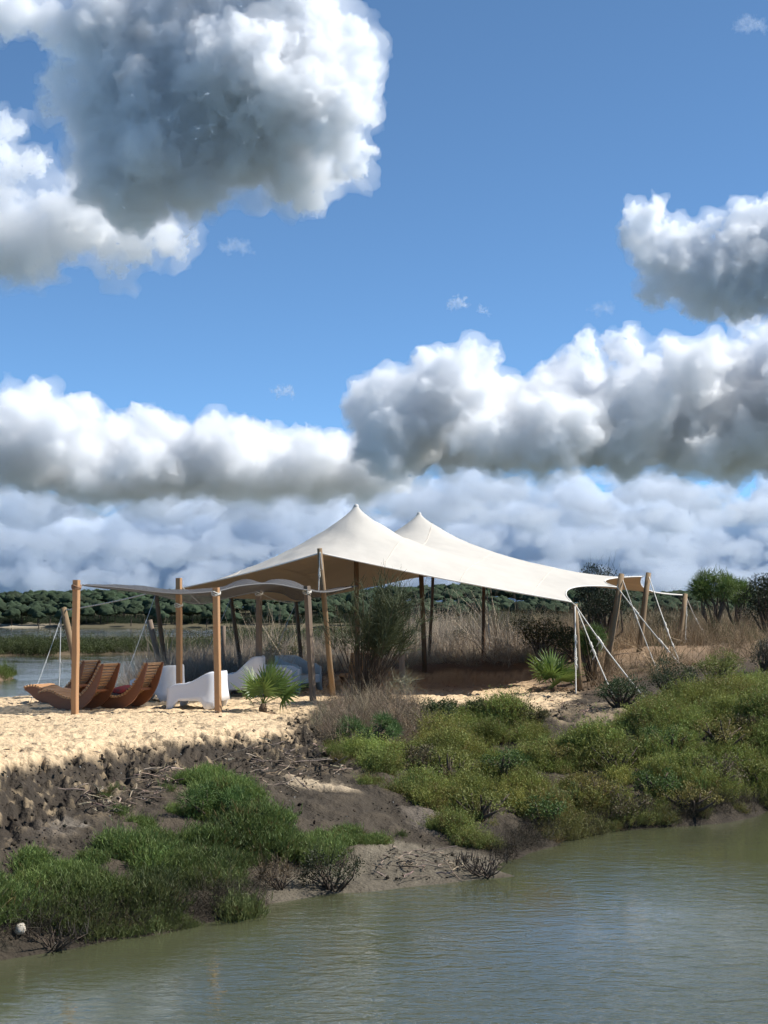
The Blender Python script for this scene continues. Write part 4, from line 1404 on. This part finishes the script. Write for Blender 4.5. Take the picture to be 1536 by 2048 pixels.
    z = zbase(q[:, 0], q[:, 1]); ok = z > ZW + .1; q, z = q[ok], z[ok]
    front_ = np.clip(1 - (q[:, 1] - 130) / 25, 0, 1)
    gr = vnoise(q[:, 0], q[:, 1], .07, 9, 2)
    dark = (gr > -.15) | (q[:, 1] < 145)
    t = np.where(dark[:, None], np.array((.060, .072, .022)), np.array((.20, .15, .085))) * rg.uniform(.6, 1.4, (len(q), 1))
    s = np.where(dark, 3.0, 2.0) * rg.uniform(.6, 1.3, len(q)) * (1 - .35 * sstep(140, 200, q[:, 1]))
    scatter('marsh_shrubs', SHR, np.column_stack([q[dark], z[dark]])[:], np.column_stack([s[dark] * 1.5, s[dark] * 1.5, s[dark]]), t[dark], 'dark green marsh shrubs on the strip between the two waters', 'marsh', seed=71)
    scatter('marsh_grass', GRS, np.column_stack([q[~dark], z[~dark]]), np.column_stack([s[~dark] * 2.2, s[~dark] * 2.2, s[~dark] * .75]), t[~dark], 'brown marsh grass on the strip between the two waters', 'marsh', seed=72)
    # green islet at the left edge
    q = np.column_stack([rg.uniform(-28, -17, 700), rg.uniform(69, 87, 700)])
    z = zbase(q[:, 0], q[:, 1]); ok = z > ZW + .05; q, z = q[ok], z[ok]
    scatter('islet_grass', SHR, np.column_stack([q, z]), rg.uniform(1.0, 2.2, len(q)), tints((.11, .14, .03), len(q), 73), 'bright green islet in the lagoon at the left edge', 'marsh', seed=73)


field_cover()


def bank_litter():
    rg = np.random.default_rng(91)
    # peat clods along the broken edge of the sand
    P = np.array(SAND)[:, :2]
    q = np.column_stack([rg.uniform(-7, 5, 26000), rg.uniform(15, 34, 26000)])
    sd = poly_sd(SAND, q[:, 0], q[:, 1])
    pr = np.where(sd > 0, np.exp(-(sd / .75) ** 2) * .09, np.exp(-(sd / .35) ** 2) * .12 + .008)
    pr *= 1 - sstep(27, 30, q[:, 1]) * (1 - sstep(2.5, 3.2, q[:, 0]))
    ok = rg.uniform(size=len(q)) < pr
    q, sd = q[ok], sd[ok]
    z = zbase(q[:, 0], q[:, 1])
    s = rg.lognormal(-3.95, .5, len(q)) * np.where(sd > 0, 1.2, .7)
    t = tints((.056, .045, .034), len(q), 92, .3)
    pale = rg.uniform(size=len(q)) < .06; t[pale] = (.30, .24, .17)
    scatter('peat_clods', LMP, np.column_stack([q, z + s * .15]), np.clip(s, .006, .03), t, 'dark peat clods along the broken edge of the sand', 'soil', tilt=.6, seed=93)
    q = np.column_stack([rg.uniform(-5.5, 4.5, 5000), rg.uniform(12.5, 26, 5000)])
    z = zbase(q[:, 0], q[:, 1]); sd = np.minimum(poly_sd(VEG_L, q[:, 0], q[:, 1]), poly_sd(VEG_R, q[:, 0], q[:, 1]))
    ok = (z > ZW + .02) & (z < -.1) & (sd > -.1); q, z = q[ok], z[ok]
    t = tints((.078, .063, .046), len(q), 94, .4); w = rg.uniform(size=len(q)) < .05; t[w] = (.5, .47, .42)
    s = np.where(w, .011, rg.lognormal(-4.6, .4, len(q)))
    scatter('mud_crumbs', LMP, np.column_stack([q, z + .003]), s, t, 'small crumbs of mud and shell on the bare bank', 'soil', tilt=.6, seed=95)
    # driftwood sticks and straw
    q = np.concatenate([sample_poly(hits([(420, 1520), (560, 1490), (690, 1500), (700, 1560), (560, 1590), (430, 1560)]), 120, 96), sample_poly(hits([(130, 1570), (250, 1560), (400, 1530), (330, 1600), (180, 1640)]), 90, 97),
                        sample_poly(hits([(780, 1700), (900, 1700), (1010, 1740), (860, 1765), (740, 1770)]), 60, 98), sample_poly(hits([(1100, 1400), (1200, 1410), (1180, 1470), (1110, 1440)]), 60, 99), sample_poly(np.array(SAND), 160, 100)])
    z = zbase(q[:, 0], q[:, 1]); n = len(q)
    L = rg.lognormal(-1.6, .5, n); L[-160:] *= .45
    s3 = np.column_stack([L, rg.uniform(.3, .75, n), rg.uniform(.3, .75, n)])
    scatter('driftwood_sticks', STK, np.column_stack([q, z + .03]), s3, tints((.24, .185, .135), n, 101, .6), 'dry sticks and straw strewn over the bank', 'sticks', tilt=.25, seed=102)


bank_litter()
# ------------------------------------------------------------------ single plants
def bark(): return mat('bark', (.085, .062, .045), rough=.95, var=.3, vscale=8, bump=.01, bscale=20)


def green(name, col, trans=.25, var=.35, vscale=1.6): return mat(name, col, rough=.6, spec=.25, var=var, vscale=vscale, trans=trans)


def bush(name, label, px, py, d, rx, h, col, n=2600, leaf=.05, seed=0, cat='shrub', group=None, bristle=0, trunk=.04, lw=.42, crown_lo=.12, lobes=16, bark_col=None, narrow=False):
    """shrub: forked woody stems and leaves clustered in uneven lobes"""
    rg = np.random.default_rng(seed + 900)
    p = at(px, py, d)
    root = empty(name, (p.x, p.y, ground(p.x, p.y)))
    tag(root, label, cat, group)
    cs = []
    for i in range(lobes):
        a = rg.uniform(0, 6.283); rr = math.sqrt(rg.uniform()) * rx * .78
        zz = h * (crown_lo + (1 - crown_lo) * rg.uniform(.25, .86) * (1 - .45 * (rr / rx) ** 2))
        cs.append((np.array((rr * math.cos(a), rr * math.sin(a), zz)), rg.uniform(.26, .46) * min(rx, h * .7)))
    mb = MB()
    for c, r in cs:
        b0 = np.array((*(rg.normal(size=2) * rx * .08), -.05))
        mid = b0 * .5 + c * .5 + rg.normal(size=3) * .06 * h
        mb.tube([b0, mid, c], [trunk, trunk * .6, trunk * .25], 5)
    mb.obj('branches', bark_col or bark(), root, smooth=True)
    r = Ribbons(seed)
    for i in range(n):
        c, rad = cs[rg.integers(len(cs))]
        v = rg.normal(size=3); v /= np.linalg.norm(v)
        q = c + v * rad * rg.uniform(.35, 1.08) * (1, 1, .85)
        if q[2] < .02: q[2] = rg.uniform(.02, .2)
        dr = v + rg.normal(size=3) * .7 + (0, 0, .35)
        if narrow:
            dr = dr / np.linalg.norm(dr)
            r.blade(stem_pts(rg, q, dr, leaf * rg.uniform(1.2, 2.4), .2, 2), leaf * .2)
        else:
            r.leaf(q, dr, leaf * rg.uniform(.6, 1.25), leaf * lw)
    for i in range(bristle):
        c, rad = cs[rg.integers(len(cs))]
        r.blade(stem_pts(rg, c, np.array((*(rg.normal(size=2) * .35), 1.0)), rad * rg.uniform(1.2, 2.2), .12, 3), .014)
    link('foliage', r.mesh('foliage'), green('foliage_%s_%d' % (name, seed), col), root)
    return root


def broom():
    rg = np.random.default_rng(5)
    p = at(725, 1400, 30.4)
    root = empty('broom_bush', (p.x, p.y, ground(p.x, p.y)))
    tag(root, 'tall feathery dark green broom bush in front of the tent', 'bush')
    st, fo = MB(), Ribbons(3)
    for i in range(96):
        b0 = np.array((rg.normal() * .08, rg.normal() * .10, -.05))
        lean = np.array((rg.normal() * .25 + .25, rg.normal() * .25, 1.0))
        L = rg.uniform(1.3, 2.4) - abs(lean[0] - .15) * 1.0
        P = stem_pts(rg, b0, lean, L, .10, 6)
        st.tube(P, [.013, .012, .010, .009, .007, .005, .004], 4, cap=False)
        dense = 30 if lean[0] > .08 else 8
        for k in range(dense):
            t = rg.uniform(.40, 1.0) * 6; j = min(int(t), 5)
            q = P[j] + (P[j + 1] - P[j]) * (t - j)
            if q[2] < .85 + .25 * rg.uniform(): continue
            dd = lean / np.linalg.norm(lean) + rg.normal(size=3) * .38
            S = stem_pts(rg, q, dd, rg.uniform(.25, .6), .15, 3)
            fo.blade(S, .014)
            for m in range(5):
                jj = rg.integers(0, 3)
                fo.blade(stem_pts(rg, S[jj] + (S[jj + 1] - S[jj]) * rg.uniform(), dd + rg.normal(size=3) * .45, rg.uniform(.12, .32), .12, 2), .013)
    st.obj('stems', mat('broom_stem', (.10, .065, .04), rough=.9, var=.3), root, smooth=True)
    link('foliage', fo.mesh('foliage'), green('broom_green', (.075, .084, .036), .15), root)
    # pale dry shoots low on the sunny side
    fo = Ribbons(4)
    for i in range(150):
        b0 = np.array((rg.normal() * .12 + .75, rg.normal() * .15, rg.uniform(.25, .5)))
        d_ = np.array((rg.normal() * .6 + .35, rg.normal() * .4, rg.normal() * .5 + .25))
        fo.blade(stem_pts(rg, b0, d_, rg.uniform(.25, .5), .2, 3), .008)
    link('dry_shoots', fo.mesh('dry_shoots'), green('broom_dry', (.22, .21, .13), .1), root)


broom()


# fan palms
def fan_leaf(seed, nseg=26, Lb=.50, pet=.40, dead=False):
    rg = np.random.default_rng(seed)
    V, F = [], []
    def add(P):
        n = len(V); V.extend(P); return n
    # petiole along +x, slightly arched
    w = .012
    prev = None
    for i in range(5):
        t = i / 4; x = pet * t; z = -.10 * t * t * pet * 2
        n = add([(x, -w, z), (x, w, z), (x, 0, z + w)])
        if prev is not None:
            for k in range(3): F.append((prev + k, prev + (k + 1) % 3, n + (k + 1) % 3, n + k))
        prev = n
    hub = np.array((pet, 0, -.20 * pet))
    for s in range(nseg):
        a = R(-118 + 236 * s / (nseg - 1)) + rg.normal() * .02
        L = Lb * (1 - .28 * abs(a / R(118)) ** 2) * rg.uniform(.92, 1.06)
        d = np.array((math.cos(a), math.sin(a), 0.0)); sd = np.array((-math.sin(a), math.cos(a), 0))
        wid = [.008, .021, .023, .014, .002]
        prevs = None
        for i in range(5):
            t = i / 4
            droop = -(.16 if not dead else .5) * t ** 2.4 * L * rg.uniform(.7, 1.4)
            c = hub + d * L * t + np.array((0, 0, droop + .05 * math.cos(a) * t))
            n = add([tuple(c - sd * wid[i]), tuple(c + np.array((0, 0, -.45 * wid[i]))), tuple(c + sd * wid[i])])
            if prevs is not None: F.extend([(prevs, prevs + 1, n + 1, n), (prevs + 1, prevs + 2, n + 2, n + 1)])
            prevs = n
    return mesh_from('frond', V, F)


PALM_G = mat('palm_leaf', (.13, .19, .04), rough=.45, spec=.45, var=.2, vscale=5, trans=.30)
PALM_D = mat('palm_dead', (.28, .18, .10), rough=.9, var=.3, vscale=6, trans=.1)
fan = [fan_leaf(i, 19 + i) for i in range(4)]
for f_ in fan: f_.materials.append(PALM_G)
fan_d = fan_leaf(9, 22, .36, .40, True); fan_d.materials.append(PALM_D)


def palm(label, px, py, d, s, seed, n=9, dead=3, face=0.0):
    rg = np.random.default_rng(seed)
    p = at(px, py, d)
    root = empty('fan_palm', (p.x, p.y, ground(p.x, p.y)))
    tag(root, label, 'palm', 'small fan palms')
    MB().tube([(0, 0, -.05), (0, 0, .06 * s), (.01, 0, .16 * s)], [.075 * s, .085 * s, .04 * s], 10).obj('trunk', mat('palm_trunk', (.13, .085, .05), rough=.95, var=.4, vscale=20, bump=.02, bscale=30), root, smooth=True)
    for i in range(n + dead):
        dd = i >= n
        o = bpy.data.objects.new('frond', fan_d if dd else fan[i % 4])
        COL.objects.link(o); o.parent = root
        az = i * 2.39996 + rg.normal() * .15 + face
        el = R(rg.uniform(62, 84)) if i < 4 else R(rg.uniform(24, 58))
        if dd: el = R(rg.uniform(-8, 8)); o['label'] = 'brown dead frond drooping to the ground'
        o.location = (0, 0, .13 * s if not dd else .09 * s)
        M = Matrix.Rotation(az, 4, 'Z') @ Matrix.Rotation(-el, 4, 'Y') @ Matrix.Rotation(rg.normal() * .35, 4, 'X')
        o.rotation_euler = M.to_euler()
        k = s * rg.uniform(.85, 1.12)
        o.scale = (k, k, k)
    return root


palm('green fan palm on the sand in front of the armchairs', 526, 1422, 28.0, .93, 1, face=.4)
palm('green fan palm beside the rope of the right tent corner', 1108, 1384, 34.6, 1.0, 2, n=10, dead=5, face=1.0)

# shrubs and small trees, near to far
OL = (.085, .105, .032)
bush('bank_shrub', 'dark green shrub left of three on the bank crest below the sand', 905, 1480, 27.6, .66, .42, (.075, .095, .034), 3400, .045, 1, group='shrubs on the bank crest')
bush('bank_shrub', 'dark green shrub, middle of three on the bank crest below the sand', 985, 1480, 27.9, .68, .40, (.085, .095, .036), 3400, .045, 2, group='shrubs on the bank crest')
bush('bank_shrub', 'brownish shrub, right of three on the bank crest below the sand', 1058, 1480, 27.6, .5, .34, (.11, .10, .045), 2400, .045, 3, group='shrubs on the bank crest')
bush('bank_shrub', 'dense dark green shrub under the longest tent guy rope', 1243, 1455, 29.4, .55, .66, (.060, .085, .034), 3000, .045, 4, group='shrubs on the bank crest')
bush('bank_shrub', 'dark grey green shrub right of the guy rope ends', 1345, 1430, 30.6, .60, .74, (.070, .085, .040), 3200, .045, 5, group='shrubs on the bank crest')
bush('bank_shrub', 'bright yellow green shrub on the rise near the right edge', 1440, 1420, 32.0, .55, .66, (.17, .19, .045), 3200, .04, 6, group='shrubs on the bank crest')
bush('bank_shrub', 'dark bare shrub cut by the right edge above the bank', 1535, 1400, 33.5, .55, .85, (.075, .07, .045), 2200, .04, 7, group='shrubs on the bank crest', bristle=60)
bush('bank_shrub', 'low green shrub above the bare mud, left of the bank shrubs', 740, 1540, 24.4, .62, .48, (.085, .14, .040), 3000, .045, 8, narrow=True)
bush('bank_shrub', 'rounded samphire shrub on the bank under the sand edge', 430, 1600, 18.9, .60, .42, (.085, .14, .035), 3600, .040, 9, narrow=True)
bush('waterside_shrub', 'dark woody shrub overhanging the grey mud by the water', 665, 1772, 17.25, .45, .46, (.045, .048, .022), 1300, .035, 10, bristle=40, trunk=.014, lobes=22)
bush('waterside_shrub', 'dead black brushwood lying at the tip of the mud spit', 968, 1745, 18.2, .42, .26, (.035, .028, .022), 260, .03, 11, bristle=90, trunk=.012, lobes=30)
bush('waterside_shrub', 'bare brown brushwood at the waterline in the bottom left', 105, 1885, 14.25, .42, .24, (.05, .04, .03), 260, .025, 12, bristle=90, trunk=.010, lobes=30)
bush('waterside_shrub', 'tawny dead shrub beside the grey mud by the water', 560, 1775, 17.0, .34, .34, (.13, .095, .055), 700, .03, 13, bristle=70, trunk=.010, lobes=22)
bush('field_shrub', 'brown green shrub behind the right fan palm', 1085, 1310, 43.5, 1.0, 1.35, (.085, .085, .035), 3000, .07, 14)
bush('field_shrub', 'low dark shrub between the tent and the brown shrub', 1150, 1320, 41.5, .75, 1.0, (.05, .065, .028), 2200, .07, 15)
bush('dark_tree', 'dark bristly tree rising behind the right end of the tent', 1206, 1270, 51, 1.15, 3.0, (.030, .038, .020), 6500, .09, 16, cat='tree', bristle=150, trunk=.06, lobes=26)
bush('dark_tree', 'dark leafy tree cut by the right edge of the picture', 1545, 1250, 50, 1.0, 2.5, (.035, .042, .020), 4200, .09, 17, cat='tree', trunk=.06, lobes=22)
bush('pine_sapling', 'small bright green pine sapling behind the right tent pole', 1184, 1370, 36.2, .42, 1.35, (.085, .13, .035), 3000, .07, 18, cat='tree', narrow=True, crown_lo=.3)
bush('young_pine', 'young green pine on the rise right of the tent, left one', 1428, 1250, 60, .95, 2.5, (.12, .17, .045), 3600, .13, 19, cat='tree', narrow=True, crown_lo=.5, lobes=12, trunk=.07)
bush('young_pine', 'young green pine on the rise right of the tent, right one', 1470, 1250, 62, .85, 2.2, (.12, .175, .045), 3200, .13, 20, cat='tree', narrow=True, crown_lo=.5, lobes=11, trunk=.07)
bush('field_shrub', 'olive scrub bush in the reeds behind the grey armchair', 560, 1310, 47, .9, 1.0, (.12, .12, .05), 2000, .07, 21)


for i, (px, d, r_, h_, c_, lb) in enumerate([(930, 58, .8, 1.1, (.13, .11, .06), 'grey brown bush in the dry field seen under the tent'), (1010, 66, 1.1, 1.5, (.10, .095, .05), 'tall brown bush in the dry field left of the fan palm'),
        (1330, 66, .9, 1.0, (.12, .10, .055), 'brown bush in the dry field behind the last tent pole'), (1520, 58, .8, .9, (.13, .10, .06), 'brown bush on the rise below the edge tree'), (690, 66, 1.0, 1.3, (.09, .095, .045), 'olive bush in the reeds behind the broom bush')]):
    bush('field_shrub', lb, px, 1290, d, r_, h_, c_, 1600, .09, 90 + i, bristle=70)

# rounded shrubs through the bank cover
_cl = [((.17, .18, .045), 'olive'), ((.085, .13, .035), 'deep green'), ((.20, .17, .05), 'yellowish'), ((.12, .10, .05), 'brownish')]
_rg = np.random.default_rng(44)
_ord = 'first second third fourth fifth sixth seventh eighth ninth'.split()
for _row, _pp in (('upper', [(830, 1540), (900, 1560), (1010, 1560), (1120, 1530), (1230, 1540), (1340, 1500), (1440, 1490), (1520, 1470)]),
                  ('waterside', [(960, 1640), (1080, 1650), (1190, 1610), (1260, 1640), (1310, 1590), (1380, 1620), (1430, 1570), (1500, 1560)])):
    for i, (px, py) in enumerate(_pp):
        hh = hit(px, py)
        cc_, nm_ = _cl[(i + (_row == 'upper') * 3 + i // 4) % 4]
        bush('rounded_shrub', 'rounded %s shrub, %s from the mud spit in the %s row' % (nm_, _ord[i], _row), px, py, hh[1], _rg.uniform(.38, .62), _rg.uniform(.36, .55), cc_, 1500, .042, 60 + i + 10 * (_row == 'upper'), group='rounded shrubs on the right bank')


# stone pines on the far shore
def pine_crown(seed):
    v, f = ico(3)
    v = v.copy()
    d = np.array([mnoise.fractal((p[0] * 2.6 + seed * 9, p[1] * 2.6, p[2] * 2.6), .6, 2.1, 4) for p in v])
    b = np.array([mnoise.turbulence((p[0] * 2.0 + seed * 4, p[1] * 2.0, p[2] * 2.0), 2, False) for p in v])
    d2 = np.array([mnoise.noise((p[0] * 6 + seed, p[1] * 6, p[2] * 6)) for p in v])
    v = v * (1 + d * .30 + (b - .5) * .3 + d2 * .12)[:, None]
    v[:, 2] = np.where(v[:, 2] > 0, v[:, 2] * .62, v[:, 2] * .30)
    return np_mesh('crown', v, f)


def far_pines():
    m_c = mat('pine_needles', (.034, .049, .027), rough=.9, spec=.1, var=.45, vscale=5, bump=.25, bscale=5, rand=.28)
    m_t = mat('pine_trunk', (.09, .065, .05), rough=.95)
    crowns = [pine_crown(i) for i in range(5)]
    for c in crowns:
        c.materials.append(m_c)
        c.polygons.foreach_set('use_smooth', np.ones(len(c.polygons), bool))
    tr = mesh_from('trunk', *tube_np([(0, 0, -.05), (.015, 0, .35), (-.01, .01, .75)], [.035, .028, .022], 6)); tr.materials.append(m_t)
    rg = np.random.default_rng(12)
    rows = [(620, 50, 6.6), (634, 50, 7.0), (650, 50, 7.4), (668, 50, 7.6), (690, 50, 7.8), (714, 46, 8.0)]
    for y, n, h in rows:
        w = y * .56
        for i in range(n):
            x = -w / 2 + w * (i + rg.uniform(.1, .9)) / n
            yy = y + rg.uniform(-12, 12)
            hh = h * rg.uniform(.8, 1.18)
            root = empty('stone_pine', (x, yy, ground(x, yy) - .2))
            tag(root, 'dark round-topped stone pine in the wood on the far shore', 'pine tree', 'stone pines on the far shore')
            t = bpy.data.objects.new('trunk', tr); COL.objects.link(t); t.parent = root; t.scale = (hh, hh, hh)
            c = bpy.data.objects.new('crown', crowns[rg.integers(5)]); COL.objects.link(c); c.parent = root
            cr = rg.uniform(2.8, 5.2) * (.8 + .2 * y / 700)
            c.location = (0, 0, hh * .74); c.scale = (cr, cr, cr * rg.uniform(.9, 1.25)); c.rotation_euler = (0, 0, rg.uniform(0, 6.28))
    # the rest of the wood on the slope behind
    q = np.column_stack([rg.uniform(-260, 260, 1500), rg.uniform(728, 900, 1500)])
    q = q[np.abs(q[:, 0]) < q[:, 1] * .29]
    z = zbase(q[:, 0], q[:, 1]); s = rg.uniform(3.6, 5.4, len(q))
    cc = proto_col('pinecrown', [c.copy() for c in crowns], mat('pine_needles_far', (1, 1, 1), rough=.9, spec=.1, var=.45, vscale=5, bump=.25, bscale=5, attr='tint', attr_type='INSTANCER'))
    for o_ in cc.objects:
        while len(o_.data.materials) > 1: o_.data.materials.pop(index=0)
    scatter('pine_wood', cc, np.column_stack([q, z + rg.uniform(4.8, 7.0, len(q))]), s, tints((.034, .049, .027), len(q), 5, .28, .05), 'mass of dark stone pine crowns on the far slope', 'wood', tilt=.05, seed=78)
    # shrub belt under the pines, closing the wood at the shore
    q = np.column_stack([rg.uniform(-200, 200, 2600), rg.uniform(610, 690, 2600)])
    z = zbase(q[:, 0], q[:, 1])
    ok = z > .2; q, z = q[ok], z[ok]
    s = rg.uniform(5, 9, len(q))
    scatter('wood_undergrowth', SHR, np.column_stack([q, z - .2]), np.column_stack([s * 1.6, s * 1.6, s]), tints((.035, .05, .022), len(q), 3, .4), 'dark undergrowth below the stone pines on the far shore', 'undergrowth', seed=77)


far_pines()

# pale stone at the waterline
v, f = ico(3)
d_ = np.array([mnoise.fractal((p[0] * 1.6 + 3, p[1] * 1.6, p[2] * 1.6), .6, 2.1, 4) for p in v])
st = link('pale_stone', np_mesh('pale_stone', v * (1 + d_ * .25)[:, None] * (.055, .05, .05), f), mat('pale_stone', (.55, .48, .38), rough=.9, var=.2, vscale=8, bump=.004, bscale=30), smooth=True)
h_ = hit(40, 1872); st.location = (h_[0], h_[1], h_[2] + .06)
tag(st, 'pale rounded stone in brushwood at the bottom left waterline', 'stone')
